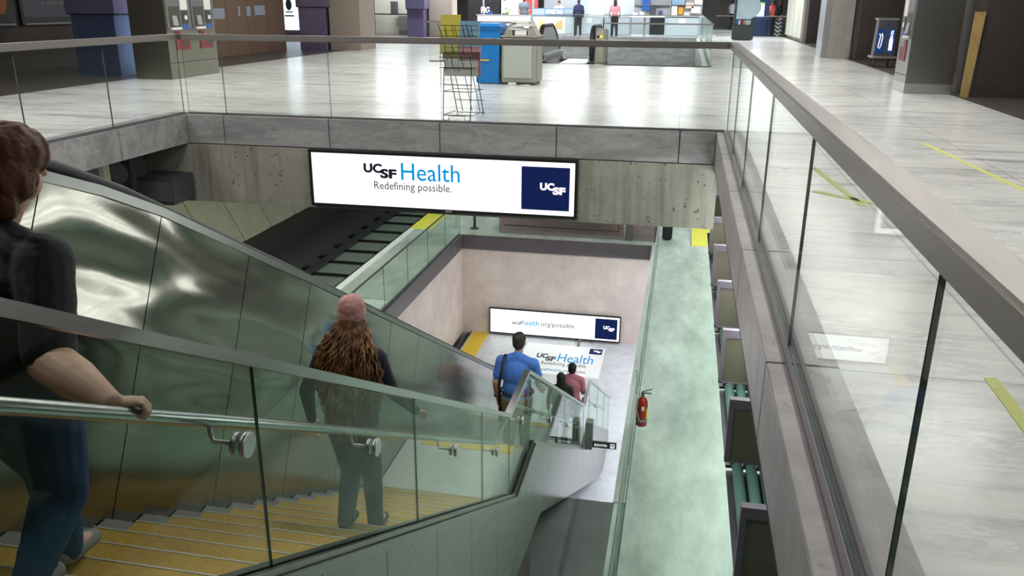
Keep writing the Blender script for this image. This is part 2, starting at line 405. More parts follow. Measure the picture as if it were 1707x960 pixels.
# platform
f = MB(); f.box(-7.0, 8, 6, 27.8, ZP-.2, ZP); struct('floor_platform', f, M_pfl)
f = MB(); f.box(-6.95, -6.36, 6, 27.79, ZP-.01, ZP+.008); struct('trim_12', f, M_yellow)
f = MB(); f.box(-9, -7.0, 6, 27.8, ZP-1.2, ZP-1); struct('floor_trackbed_lower', f, M_black)
f = MB(); f.box(-9, 8, 27.8, 28.1, ZP-1, ZM-.48); struct('wall_lower_end', f, M_well)
f = MB(); f.box(-7.65, -7.35, 12, 27.8, ZP-.0, ZM-.48); struct('wall_lower_side', f, M_well)
f = MB(); f.box(-7.04, -7.0, 6, 27.8, ZP-.3, ZP+.02); f.box(-7.2, -7.13, 6, 27.8, ZP-.5, ZP-.05); struct('trim_13', f, M_dgrey)
f = MB(); f.box(-7.35, -.64, 11.75, 12.0, ZP, ZM-.48); struct('wall_lower_near', f, M_conc)

# ------------------------------------------------------------------ glass balustrades of the concourse
def balustrade(label, axis, c, cuts, z0=0, h=.97, rail=(.09, .072), m=M_glass, edge=M_gedge, chan=True, group='concourse glass balustrades', railm=M_crail, thick=.012, joint=.004):
    mid = (cuts[0]+cuts[-1])/2; t = thing('glass_balustrade', (c, mid, z0) if axis == 1 else (mid, c, z0), label, 'balustrade', group)
    def bx(mb, a0, a1, c0, c1, za, zb, bev=0):
        if axis == 1: mb.box(c0, c1, a0, a1, za, zb, bev)
        else: mb.box(a0, a1, c0, c1, za, zb, bev)
        return mb
    for a, b in zip(cuts, cuts[1:]):
        mb = MB(); bx(mb, a+joint, b-joint, c-thick/2, c+thick/2, z0+.006, z0+h-.02)
        for fc in mb.bm.faces:
            n = fc.normal if fc.normal.length else None
            fc.normal_update(); n = fc.normal
            if abs(n[0 if axis == 1 else 1]) < .5: fc.material_index = 1
        mb.build('glass_panel', [m, edge], t)
    bx(MB(), cuts[0]-(.035 if axis == 0 else 0), cuts[-1]+(.035 if axis == 0 else 0), c-rail[0]/2, c+rail[0]/2, z0+h-rail[1], z0+h, .008).build('handrail', railm, t)
    if chan:
        mb = MB(); bx(mb, cuts[0], cuts[-1], c-.035, c-.018, z0, z0+.022); bx(mb, cuts[0], cuts[-1], c+.018, c+.035, z0, z0+.022); mb.build('channel', M_fascia, t)
    return t
balustrade('long clear glass balustrade with a flat steel handrail along the white marble walkway', 1, .51, [-2.4, -.1, 1.645, 3.4, 5.05, 6.7, 8.28, 9.68])
balustrade('clear glass balustrade across the far edge of the well above the big advert screen', 0, 9.72, [-6.12, -5.6, -4.2, -2.8, -1.4, 0, .49])
balustrade('clear glass balustrade on the side of the well near the twin ticket machines', 1, -6.16, [-2.4, 0, 1.4, 2.8, 4.2, 5.6, 7.0, 8.28, 9.68])
# second well
balustrade('glass balustrade above marble slabs beside the black handrails of the far escalator', 0, 20.25, [-1.87, -.6, .56], h=.95, rail=(.05, .03), edge=M_gedgel, group='balustrades of the escalator well')
balustrade('glass balustrade with a bright white rail behind the newspaper rack and blue bins', 0, 20.25, [-6.11, -5.83, -4.6, -3.6], h=.95, rail=(.06, .05), edge=M_gedgel, group='balustrades of the escalator well')
balustrade('glass balustrade running back along the open side of the escalator well', 1, .56, [20.3, 26, 32, 37.7], h=.95, rail=(.05, .03), edge=M_gedgel, group='balustrades of the escalator well')
balustrade('glass balustrade at the back of the escalator well before the newsstand cabinets', 0, 37.8, [-6.1, -4, -2, .5], h=.93, rail=(.05, .035), edge=M_gedgel, group='balustrades of the escalator well')
balustrade('low glass balustrade by the vending machine and the person in a chevron skirt', 0, 41.4, [1.3, 2.7, 4.1, 5.2], h=.90, rail=(.05, .035), edge=M_gedgel, group='balustrades of the escalator well')
# mezzanine
balustrade('tall green tinted glass balustrade beside the red fire extinguisher on the mezzanine', 1, -.48, [1, 4, 7.0, 10.0, 13.2, 16.5, 20, 24, 27.9], z0=ZM, h=1.05, rail=(.03, .02), m=M_sglass, edge=M_gedgel, group='mezzanine glass balustrades')
balustrade('green tinted glass balustrade on the mezzanine beside the dark track bed', 1, -7.45, [12, 14, 16, 18, 20, 22, 24, 26, 27.9], z0=ZM, h=1.2, rail=(.05, .04), m=M_sglass, railm=M_dgrey, group='mezzanine glass balustrades')

# ------------------------------------------------------------------ the staircase
YA, ZA, RI, TR = 3.0, -1.08, .1673, .30      # a nosing, riser and tread
XS0, XS1 = -2.84, -1.44
SL = RI/TR
st = thing('staircase', (-2.1, 3, ZP), 'long staircase with yellow carpet treads and two landings beside the steel escalator', 'staircase')
def flight(y_first, z_first, n, y_top, z_top):
    """first nosing, number of nosings"""
    pts = []
    for i in range(n):
        y, z = y_first+TR*i, z_first-RI*i
        pts += [(y-TR, z), (y, z)]
    ye, ze = y_first+TR*(n-1), z_first-RI*n
    pts += [(ye, ze)]
    pts += [(ye-.02, ze-.30)] + [(y_first-TR, z_first-.45)]
    MB().prism(pts, 0, XS0, XS1).build('flight', M_stone, st)
    for i in range(n):
        y, z = y_first+TR*i, z_first-RI*i
        mb = MB(); mb.box(-2.66, -1.62, y-TR+.006, y+.006, z, z+.008, .003); mb.box(-2.66, -1.62, y, y+.008, z-RI+.01, z+.006); p = mb.build('tread_carpet', M_carpet, st)
        MB().box(-2.665, -1.615, y-.001, y+.0085, z+.002, z+.0105).build('nosing_strip', M_nose, p)
flight(YA-6*TR, ZA+6*RI, 20, 0, 0)
ZL1 = ZA-14*RI; YL1 = YA+13*TR
YL1b = 8.25
mb = MB().box(XS0, XS1, YL1, YL1b, ZL1-.3, ZL1); mb.build('landing', M_land, st)
MB().box(-2.66, -1.60, YL1b-.16, YL1b+.004, ZL1, ZL1+.008).build('landing_edge', M_yellow, st)
flight(YL1b+TR, ZL1-RI, 19, 0, 0)
ZL2 = ZL1-20*RI; YL2 = YL1b+19*TR; YL2b = 15.1
mb = MB().box(XS0, XS1, YL2, YL2b, ZL2-.3, ZL2); mb.build('landing', M_land, st)
MB().box(-2.66, -1.60, YL2b-.16, YL2b+.004, ZL2, ZL2+.008).build('landing_edge', M_yellow, st)
flight(YL2b+TR, ZL2-RI, 18, 0, 0)
# steel skirt panels on the open side
XK0, XK1 = -1.44, -1.355
def chan_z(y):
    if y < YL1+.25: return ZL1+.075 + (YL1+.25-y)*SL
    if y < YL1b: return ZL1+.075
    if y < YL2+.2: return max(ZL1+.075-(y-YL1b)*SL, ZL2+.08)
    if y < YL2b: return ZL2+.08
    return max(ZL2+.08-(y-YL2b)*SL, ZP+.08)
def skirt_b(y):
    if y < 7.0: return -4.30+(7.0-y)*SL
    if y < 8.75: return -4.30-(y-7)*.16
    return max(-4.58-(y-8.75)*.549, ZP)
ks = [-.2, .9, 2.0, 2.75, 3.5, 4.4, 5.3, 6.2, 7.15, 7.7, 8.25, 9.3, 10.4, 11.5, 12.6, 13.95, 15.1, 16.4, 17.8, 19.2, 20.6]
for a, b in zip(ks, ks[1:]):
    a2, b2 = a+.004, b-.004; ys = [a2] + [y for y in (7.0, 8.75) if a2 < y < b2] + [b2]
    poly = [(y, chan_z(y)-.03) for y in (a2, b2)] + [(y, skirt_b(y)) for y in reversed(ys)]
    MB().prism(poly, 0, XK0, XK1).build('skirt_panel', M_skirt, st)
mb = MB().prism([(3.6, -4.0), (9.0, -4.75), (9.0, ZM), (3.6, ZM)], 0, -2.8, -1.52); mb.build('under_stair_wall', M_brown, st)
# glass balustrade of the stairs
sb = thing('stair_balustrade', (-1.40, 3, ZL1), 'greenish glass stair balustrade with steel top rail stepping down over the landings', 'balustrade')
def rail_z(y):
    if y < .92: return 1.03
    if y < 6.90: return max(1.03-(y-.92)*.5555, -2.29)
    if y < 7.91: return -2.29
    if y < 13.96: return -2.29-(y-7.91)*.560
    if y < 15.07: return -5.68
    return -5.68-(y-15.07)*.545
XG = -1.40
gk = [-.3, .75, 2.42, 4.16, 5.85, 6.97, 8.0, 9.6, 11.2, 12.7, 14.0, 15.07, 17.0, 19.0, 20.9]
for a, b in zip(gk, gk[1:]):
    ys = [a+.003] + [y for y in (.92, YL1+.25, 6.90, 7.91, YL1b, YL2+.2, YL2b) if a+.02 < y < b-.02] + [b-.003]
    poly = [(y, rail_z(y)-.03) for y in ys] + [(y, chan_z(y)) for y in reversed(ys)]
    mb = MB().prism(poly, 0, XG-.005, XG+.005)
    for fc in mb.bm.faces:
        fc.normal_update()
        if abs(fc.normal.x) < .5: fc.material_index = 1
    mb.build('glass_panel', [M_sglass, M_gedgel if a > 3.5 else M_gedge], sb)
def yz_bar(path, x0, x1, h, lift=0):
    mb = MB()
    for (ya, za), (yb, zb) in zip(path, path[1:]):
        mb.hull([(x, y, z+o) for x in (x0, x1) for (y, z) in ((ya, za), (yb, zb)) for o in (lift, lift-h)])
    return mb
rp = [(y, rail_z(y)) for y in (-.4, .92, 6.90, 7.91, 13.96, 15.07, 21.1)]
yz_bar(rp, XG-.032, XG+.032, .045).build('top_rail', M_rail, sb)
cp = [(y, chan_z(y)) for y in (-.3, YL1+.25, YL1b, YL2+.2, YL2b, 20.6)]
mb = yz_bar(cp, XG-.06, XG-.012, .075, .04)
for (ya, za), (yb, zb) in zip(cp, cp[1:]):
    mb.hull([(x, y, z+o) for x in (XG+.012, XG+.035) for (y, z) in ((ya, za), (yb, zb)) for o in (.04, -.05)])
    mb.hull([(x, y, z+o) for x in (XG+.040, XG+.055) for (y, z) in ((ya, za), (yb, zb)) for o in (.005, -.05)])
mb.build('base_channel', steel('channel_steel', (.24, .225, .21), .28), sb)
XH = -1.515
hp = [(.2, 1.12), (1.48, .47), (2.01, .17), (3.59, -.72), (6.8, -2.55), (7.75, -2.62), (13.8, -6.0), (14.95, -6.03), (20.8, -9.2)]
hp = [(y, z) for y, z in hp]
mb = MB().tube([(XH, y, z-.012) for y, z in hp], .026, 14, flat=.9); hr = mb.build('inner_handrail', M_rail, sb)
def hz(y):
    for (a, za), (b, zb) in zip(hp, hp[1:]):
        if a <= y <= b: return za+(zb-za)*(y-a)/(b-a)
for y in (.9, 2.31, 3.50, 5.0, 6.35, 7.55, 9.6, 11.4, 13.2, 16.5):
    z = hz(y)-.09
    mb = MB(); mb.lathe([(.044, .010), (.046, .014), (.046, .026), (.042, .030)], (XG, y, z), 'x', 28); mb.lathe([(.040, -.026), (.040, -.010)], (XG, y, z), 'x', 24)
    mb.tube([(XG-.02, y, z), (XH+.01, y, z), (XH, y, z+.03), (XH, y, z+.07)], .009, 8)
    mb.build('rail_bracket', M_brsteel, sb)

# ------------------------------------------------------------------ escalator
es = thing('escalator', (-3.6, 6, ZP), 'long polished steel escalator enclosure with rippled reflections beside the yellow stairs', 'escalator')
top = [(-.5, 1.0), (1.2, .97), (2.0, .90), (2.7, .79), (3.25, .63), (3.66, .47), (4.13, .25), (4.69, -.055), (5.32, -.40), (5.97, -.75), (7.83, -1.79), (13.06, -4.70), (22.0, -9.45)]
def top_z(y):
    for (a, za), (b, zb) in zip(top, top[1:]):
        if a <= y <= b: return za+(zb-za)*(y-a)/(b-a)
    return top[-1][1]
XE = -2.85
js = [.4, 1.4, 2.35, 3.27, 4.13, 5.05, 5.97, 6.9, 7.83, 8.75, 9.7, 10.7, 11.7, 12.7, 13.7, 14.8, 15.9, 17, 18.2, 19.4, 20.6]
dirv = V((-.46, -.89))           # seams lean back square to the slope
def seam_pts(y, depth):
    return (y, top_z(y)), (y-.508*depth, top_z(y)-depth)
for a, b in zip(js, js[1:]):
    d = 2.0
    A0, A1 = seam_pts(a+.004, d); B0, B1 = seam_pts(b-.004, d)
    mids = [(y, top_z(y)) for y, _ in top if a+.05 < y < b-.05]
    poly = [(y, z-.055) for y, z in [A0]+mids+[B0]] + [B1, A1]
    MB().prism(poly, 0, XE-.03, XE+.002).build('side_panel', M_steel, es)
mb = MB().prism([(y, z-.06) for y, z in top] + [(y, z-2.0) for y, z in reversed(top)], 0, XE-.2, XE-.032); mb.build('side_backing', M_seal, es)
mb = MB()
for (ya, za), (yb, zb) in zip(top, top[1:]):
    mb.hull([(x, y, z+o) for x in (XE-.16, XE+.014) for (y, z) in ((ya, za), (yb, zb)) for o in (.0, -.055)])
mb.build('deck_trim', steel('deck_steel', (.25, .25, .24), .3), es)
MB().tube([(XE-.24, y, z+.075) for y, z in top], .048, 10, flat=.8).build('moving_handrail', M_rubber, es)
mb = MB().prism([(y, z-.8) for y, z in top] + [(y, z-1.6) for y, z in reversed(top)], 0, XE-1.5, XE-.2); mb.build('step_band', M_dgrey, es)
mb = MB().prism([(y, z) for y, z in top] + [(y, z-1.2) for y, z in reversed(top)], 0, XE-1.66, XE-1.5); mb.build('far_panel', M_brsteel, es)

# ------------------------------------------------------------------ advert screens and floor advert
def logo(parent, x0, x1, z0, z1, plane, m, nm='logo_lettering'):
    w = x1-x0; h = z1-z0
    text(nm, 'UC', m, (x0, x0+.56*w, z0+.34*h, z1), plane, parent, .05)
    text(nm, 'SF', m, (x0+.50*w, x1, z0, z0+.66*h), plane, parent, .05)
def screen(label, x0, x1, z0, z1, y, fr=.035):
    t = thing('advert_screen', ((x0+x1)/2, y, z0), label, 'screen')
    mb = MB(); mb.box(x0, x1, y, y+.06, z0, z0+fr); mb.box(x0, x1, y, y+.06, z1-fr, z1); mb.box(x0, x0+fr, y, y+.06, z0+fr, z1-fr); mb.box(x1-fr, x1, y, y+.06, z0+fr, z1-fr)
    mb.box(x0+.02, x1-.02, y+.03, y+.07, z0+.02, z1-.02); mb.build('bezel', M_black, t)
    MB().box(x0+fr, x1-fr, y+.012, y+.03, z0+fr, z1-fr).build('display', M_screen, t)
    return t, (lambda u: x0+(x1-x0)*u), (lambda v: z0+(z1-z0)*v), ('y', y+.011)
t, u, v, pl = screen('wide lit advert screen hung on the concrete beam across the well', -4.455, -1.125, -1.055, -.355, 9.535)
logo(t, u(.212), u(.338), v(.545), v(.80), pl, M_tnavy)
text('headline_lettering', 'Health', M_tblue, (u(.355), u(.575), v(.53), v(.83)), pl, t, .004)
text('tagline_lettering', 'Redefining possible.', M_tgrey, (u(.25), u(.545), v(.31), v(.49)), pl, t, .004)
text('trademark_lettering', 'TM', M_tgrey, (u(.546), u(.556), v(.40), v(.42)), pl, t)
MB().box(u(.80), u(.972), pl[1]-.002, pl[1]+.004, v(.13), v(.865)).build('logo_square', M_navy, t)
logo(t, u(.867), u(.958), v(.405), v(.60), ('y', pl[1]-.002), M_twhite)
MB().box(u(.52), u(.545), 9.530, 9.536, v(.008), v(.035)).build('badge', M_grey, t)
t, u, v, pl = screen('lit advert screen low on the lower concrete wall, showing a web address', -6.33, -1.575, -10.04, -9.06, 27.68, .045)
text('address_lettering', 'ucsf', M_tnavy, (u(.178), u(.258), v(.40), v(.56)), pl, t, .02)
text('address_lettering', 'health', M_tblue, (u(.26), u(.385), v(.40), v(.60)), pl, t, .015)
text('address_lettering', '.org/possible', M_tgrey, (u(.390), u(.655), v(.36), v(.60)), pl, t, .012)
MB().box(u(.81), u(.975), pl[1]-.003, pl[1]+.004, v(.10), v(.885)).build('logo_square', M_navy, t)
logo(t, u(.872), u(.955), v(.42), v(.62), ('y', pl[1]-.003), M_twhite)
mb = MB().tube([(-3.0, 27.66, -10.0), (-3.0, 27.3, -10.02), (-3.0, 27.2, -10.09)], .03, 8); mb.tube([(-2.55, 27.66, -10.04), (-2.55, 27.5, -10.05)], .02, 8); mb.build('cable_bracket', M_dgrey, t)
t = thing('floor_advert', (-3.4, 26, ZP), 'white advert sticker lying flat on the platform floor at the foot of the stairs', 'floor sticker')
zz = ZP+.006
MB().box(-4.81, -2.03, 24.7, 27.2, ZP+.001, zz).build('sheet', mat('advert_sheet', (.93, .93, .93), .4), t)
logo(t, -4.30, -3.62, 25.75, 26.35, ('z', zz), M_tnavy)
text('headline_lettering', 'Health', M_tblue, (-3.55, -2.35, 25.75, 26.45), ('z', zz), t)
text('tagline_lettering', 'Redefining possible.', M_tgrey, (-4.05, -2.5, 25.35, 25.7), ('z', zz), t)
text('address_lettering', 'ucsf', M_tnavy, (-4.05, -3.75, 24.95, 25.12), ('z', zz), t)
text('address_lettering', 'health', M_tblue, (-3.74, -3.3, 24.95, 25.15), ('z', zz), t)
text('address_lettering', '.org/possible', M_tgrey, (-3.28, -2.5, 24.92, 25.15), ('z', zz), t)
MB().box(-2.56, -2.12, 26.62, 27.1, zz-.001, zz+.002).build('logo_square', M_navy, t)
logo(t, -2.42, -2.17, 26.78, 26.98, ('z', zz+.002), M_twhite)

# ------------------------------------------------------------------ elevator sign
t = thing('elevator_sign', (-1.3, 14, -6.6), 'dark hanging sign with white elevator lettering beside the lower stair landing', 'sign')
MB().box(-1.34, -.76, 13.96, 14.0, -6.55, -6.425).build('sign_board', mat('sign_black', (.03, .032, .045), .4), t)
MB().box(-1.345, -1.21, 13.9, 14.1, -6.58, -6.02, .006).build('post', mat('post_grey', (.26, .265, .24), .5), t)
text('lettering', 'ELEVATOR', M_twhite, (-1.17, -.93, -6.515, -6.465), ('y', 13.96), t, .01)
mb = MB(); mb.box(-.875, -.79, 13.952, 13.962, -6.53, -6.445); mb.build('pictogram_panel', M_twhite, t)
mb = MB(); mb.box(-.866, -.799, 13.948, 13.953, -6.521, -6.454); mb.build('pictogram_ground', M_tnavy, t)
mb = MB()
for x in (-.85, -.832, -.815): mb.box(x-.006, x+.006, 13.944, 13.949, -6.515, -6.485); mb.ell((x, 13.946, -6.476), (.006, .003, .006), None, 8, 6)
mb.build('pictogram_figures', M_twhite, t)

# ------------------------------------------------------------------ baffles and tubes beneath the walkway
M_bafframe = mat('baffle_frame', (.22, .19, .24), .5); M_baf = mat('baffle_face', (.21, .185, .14), .45)
M_rib = mat('ribbed_green', (.16, .34, .27), .3)
bl = ['first', 'second', 'third', 'fourth', 'fifth', 'sixth', 'seventh', 'eighth']
for k in range(8):
    y = 2.93+1.42*k
    t = thing('light_baffle', (1.0, y, -1.92), 'brown framed panel below the walkway edge, %s in the row from the nearest one' % bl[k], 'baffle', 'panels hung beneath the walkway')
    x0, x1, z0, z1 = .50, 1.5, -1.92, -1.40
    mb = MB(); mb.box(x0, x1, y, y+.06, z1-.075, z1); mb.box(x0, x0+.035, y, y+.06, z0, z1-.075); mb.box(x0, x1, y, y+.06, z0, z0+.012); mb.build('frame', M_bafframe, t)
    MB().box(x0+.035, x1, y+.012, y+.05, z0+.012, z1-.075).build('face', M_baf, t)
    if k < 7:
        t = thing('ribbed_reflector', (.9, y+.7, -1.97), 'green ribbed reflector between hanging panels, %s from the nearest end' % bl[k], 'reflector', 'reflectors between the hanging panels')
        mb = MB()
        for j in range(8): mb.tube([(.60+.10*j, y+.07, -1.95), (.60+.10*j, y+1.41, -1.95)], .042, 10)
        mb.build('ribs', M_rib, t)
        MB().box(.52, 1.36, y+.07, y+1.41, -2.01, -1.985).build('tray', M_dgrey, t)
rows = [(.80, -.62, 4.0, .75)] + [(x, z, 6.2+1.9*k, 1.8) for x, z in ((.78, -.62), (.80, -.95), (.80, -1.28)) for k in range(3)]
for x, z, y, ln in rows:
    t = thing('strip_lamp', (x, y+ln/2, z), 'strip lamp tucked under the walkway slab, above the green floor', 'lamp', 'strip lamps under the walkway')
    MB().tube([(x, y+.03, z), (x, y+ln, z)], .036, 12).build('tube', M_tube, t)
    mb = MB(); mb.box(x-.03, x+.03, y, y+.03, z-.03, z+.05); mb.box(x-.03, x+.03, y+ln, y+ln+.03, z-.03, z+.05); mb.box(x+.01, x+.05, y, y+ln+.03, z+.03, z+.06); mb.build('holder', M_grey, t)
# ceiling fittings of the concourse
for x, y in LAMPS:
    t = thing('ceiling_light', (x, y, ZC), 'white strip light fixed under the concourse ceiling', 'light', 'concourse strip lights')
    MB().box(x-.66, x+.66, y-.06, y+.06, ZC, ZC+.03).build('diffuser', M_fix, t)
    MB().box(x-.68, x+.68, y-.08, y+.08, ZC+.03, ZC+.1).build('housing', M_grey, t)

# ------------------------------------------------------------------ fire extinguisher
ex = thing('fire_extinguisher', (-.33, 14.2, -6.0), 'red fire extinguisher with yellow tag hung on the mezzanine glass', 'fire extinguisher')
c = (-.335, 14.2, 0)
MB().lathe([(.095, -6.10), (.105, -6.09), (.105, -5.66), (.100, -5.62), (.075, -5.56), (.035, -5.53), (.03, -5.50)], c, 'z', 28).build('cylinder', M_red, ex)
mb = MB(); mb.lathe([(.028, -5.51), (.028, -5.46)], c); mb.box(-.36, -.18, 14.185, 14.215, -5.45, -5.435); mb.hull([(-.36, 14.185, -5.43), (-.36, 14.215, -5.43), (-.17, 14.185, -5.36), (-.17, 14.215, -5.36), (-.36, 14.185, -5.42), (-.36, 14.215, -5.42), (-.17, 14.185, -5.35), (-.17, 14.215, -5.35)])
mb.build('handle', M_dgrey, ex)
MB().tube([(-.36, 14.17, -5.48), (-.42, 14.13, -5.55), (-.43, 14.09, -5.75), (-.38, 14.08, -5.93), (-.33, 14.08, -5.99)], .014, 8).build('hose', M_grey, ex)
MB().lathe([(.108, -6.0), (.108, -5.965)], c, 'z', 28).build('strap', M_grey, ex)
mb = MB(); mb.prism([(-.335+.108*math.sin(a), 14.2-.108*math.cos(a)) for a in (R(-5), R(5), R(15), R(25))] + [(-.335+.10*math.sin(a), 14.2-.10*math.cos(a)) for a in (R(25), R(15), R(5), R(-5))], 2, -5.76, -5.68); mb.build('paper_tag', M_white, ex)
mb = MB(); mb.prism([(-.335+.109*math.sin(a), 14.2-.109*math.cos(a)) for a in (R(50), R(65), R(80), R(90))] + [(-.335+.10*math.sin(a), 14.2-.10*math.cos(a)) for a in (R(90), R(80), R(65), R(50))], 2, -5.94, -5.74); mb.build('yellow_tag', mat('tag_yellow', (.80, .66, .02), .5), ex)
mb = MB().tube([(-.34, 14.2, -5.46), (-.46, 14.2, -5.46), (-.46, 14.2, -5.1), (-.47, 14.2, -5.0), (-.50, 14.2, -5.02)], .008, 6); mb.build('hanger', M_grey, ex)

# ------------------------------------------------------------------ mezzanine fittings
t = thing('steel_housing', (-3.8, 28.9, ZM), 'pinkish stainless housing standing behind the dark edge of the lower well', 'housing')
MB().box(-6.1, -1.68, 28.3, 30, ZM, -4.4).build('cabinet', M_pksteel, t)
mb = MB(); mb.box(-5.9, -1.85, 28.27, 28.3, ZM+.30, ZM+.32); mb.box(-1.86, -1.84, 28.27, 28.3, ZM+.3, ZM+1.4); mb.box(-5.9, -1.85, 28.27, 28.3, ZM+1.38, ZM+1.4); mb.build('panel_seam', M_seal, t)
t = thing('door_surround', (-1.0, 28.9, ZM), 'dark framed steel door panel next to the stainless housing on the mezzanine', 'door panel')
mb = MB(); mb.box(-1.62, -1.36, 28.25, 28.6, ZM, -4.4); mb.box(-.62, -.5, 28.25, 28.6, ZM, -4.4); mb.build('frame', M_fascia, t)
MB().box(-1.36, -.62, 28.35, 28.5, ZM, -4.4).build('panel', M_pksteel, t)
t = thing('waste_bin', (-.25, 28.8, ZM), 'black bin standing by the end of the glass near the yellow strip', 'bin')
MB().box(-.36, -.02, 28.6, 29.0, ZM+.03, ZM+.75, .05).build('body', M_black, t)
MB().lathe([(.14, 0), (.14, .03)], (-.19, 28.8, ZM)).build('base', M_dgrey, t)
t = thing('barrier_post', (-7.2, 28.6, ZM), 'thin dark post with a round foot standing at the corner of the lower well', 'post')
MB().tube([(-7.1, 28.7, ZM), (-7.1, 28.7, ZM+1.4)], .05, 12).build('pole', M_dgrey, t); MB().lathe([(.16, 0), (.15, .03), (.06, .06)], (-7.1, 28.7, ZM)).build('foot', M_dgrey, t)
t = thing('service_cabinet', (-6.6, 29.5, ZM), 'white cabinet on the mezzanine beyond the thin dark post', 'cabinet')
MB().box(-7.9, -6.75, 31, 31.8, ZM, ZM+2).build('body', M_white, t); MB().box(-7.8, -6.85, 30.98, 31, ZM+.2, ZM+1.9).build('door', M_cream, t)
# tracks
for n, x in enumerate((-12.3, -10.65)):
    o = MB().prism([(x-.07, -7.6), (x+.07, -7.6), (x+.07, -7.57), (x+.02, -7.55), (x+.02, -7.46), (x+.035, -7.45), (x+.035, -7.41), (x-.035, -7.41), (x-.035, -7.45), (x-.02, -7.46), (x-.02, -7.55), (x-.07, -7.57)], 1, -1, 57).build('rail', mat('rail_iron', (.10, .10, .10), .4, .6))
    tag(o, ['iron running rail farther from the mezzanine platform', 'iron running rail closer to the mezzanine platform'][n], 'rail', 'running rails')
for k in range(26):
    y = 14+1.45*k
    o = MB().box(-12.15, -9.75, y, y+.16, -7.6, -7.52).build('rail_tie', M_black)
    tag(o, 'black cross tie on the track bed between the iron rails', 'tie', 'cross ties of the track')
    o = MB().box(-12.75, -12.45, y+.5, y+.8, -7.6, -7.5, .02).build('rail_clip', M_black); tag(o, 'small dark block bolted beside the far iron rail', 'clip', 'blocks along the far rail')
mb = MB().box(-12.1, -9.6, 8, 57, -7.6, -7.585); o = mb.build('track_slab', mat('track_slab', (.20, .24, .22), .6)); o['kind'] = 'structure'
# things under the near coping
t = thing('loudspeaker', (-6.5, 9.0, -1.0), 'grey box loudspeaker with a round cone under the grey coping', 'loudspeaker')
MB().box(-6.84, -6.55, 9.0, 9.3, -.86, -.40, .01).build('case', M_dgrey, t); MB().lathe([(.13, -.03), (.09, .0), (.03, .03)], (-6.68, 8.99, -.64), 'y', 24).build('cone', M_grey, t)
t = thing('junction_box', (-6.3, 9.0, -1.1), 'dark grey equipment box fixed at the corner of the concrete beam', 'box')
MB().box(-6.62, -6.08, 9.1, 9.6, -1.05, -.72, .012).build('case', M_dgrey, t); MB().box(-6.6, -6.1, 9.09, 9.1, -1.0, -.76).build('cover', mat('cover_grey', (.10, .11, .12), .4), t)
t = thing('duct_panel', (-6.9, 9.9, -1), 'pale vertical conduit panel beside the loudspeaker under the coping', 'panel')
MB().box(-8.5, -8.0, 10.3, 10.4, -1.1, -.30).build('end_sheet', M_white, t); MB().box(-7.68, -7.38, 10.3, 10.4, -1.1, -.30).build('sheet', M_white, t); MB().box(-7.33, -7.06, 10.3, 10.4, -1.1, -.3).build('pipe_cover', mat('pale_blue', (.5, .62, .7), .4), t)

# ------------------------------------------------------------------ newspaper rack with papers
rk = thing('newspaper_rack', (-2.66, 10.2, 0), 'black wire newspaper rack standing against the glass with papers in it', 'rack')
mb = MB(); w = .0055
for x in (-2.84, -2.50):
    mb.tube([(x, 9.93, .0), (x+.01, 9.96, .62)], w, 6)
    mb.tube([(x+.03, 10.45, 0), (x+.03, 10.5, .02), (x-.02, 10.1, .9), (x-.06, 9.98, 1.12)], w, 6)
for x in (-2.78, -2.66, -2.56):
    mb.tube([(x+.06, 10.42, .06), (x, 10.08, .8), (x-.04, 9.99, 1.1)], w*.8, 6)
for z, y in ((.06, 9.94), (.34, 9.95), (.42, 9.95), (.62, 9.96)): mb.tube([(-2.84, y, z), (-2.48, y, z)], w, 6)
for z in (.04, .2, .34, .5): mb.tube([(-2.80, 10.45-.33*z, z), (-2.44, 10.45-.33*z, z)], w*.8, 6)
for x in (-2.84, -2.48):
    for z in (.34, .06, .62): mb.tube([(x, 9.95, z), (x+.03, 10.45-.33*z, z)], w*.8, 6)
mb.tube([(-2.84, 9.93, 0), (-2.76, 9.90, 0), (-2.76, 9.90, .06), (-2.56, 9.90, .06), (-2.56, 9.9, 0), (-2.50, 9.93, 0)], w, 6)
mb.build('frame', M_wire, rk)
for n, (z, dy) in enumerate(((.62, .0), (.78, .03), (.98, .06))):
    mb = MB()
    for zz in (z, z+.12): mb.tube([(-2.88, 9.93+dy, zz), (-2.42, 9.93+dy, zz)], w*.8, 6)
    for x in (-2.82, -2.73, -2.60, -2.50): mb.tube([(x, 9.93+dy, z+.12), (x+.02, 9.93+dy, z), (x+.02, 10.02+dy, z)], w*.8, 6)
    mb.build('basket', M_wire, rk)
papers = [('folded yellow paper on the top tier of the wire rack', 'yellow_sheet', (.72, .62, .10), (-2.90, -2.66, .78, 1.22, 10.06)),
          ('folded pale blue paper on the top tier of the wire rack', 'blue_sheet', (.22, .42, .56), (-2.66, -2.42, .86, 1.15, 10.05)),
          ('pink folded newspaper tucked in the middle tier of the rack', 'pink_sheet', (.62, .33, .36), (-2.66, -2.40, .72, .95, 10.015)),
          ('ochre folded newspaper below the yellow one in the rack', 'ochre_sheet', (.55, .52, .22), (-2.86, -2.67, .72, .96, 10.015))]
for lb, nm, colr, (x0, x1, z0, z1, y) in papers:
    mb = MB().hull([(x, yy, z) for x in (x0, x1) for (yy, z) in ((y, z0), (y+.03, z0), (y+.06, z1), (y+.09, z1))]); o = mb.build('newspaper', mat(nm, colr, .8)); tag(o, lb, 'newspaper', 'papers in the wire rack')
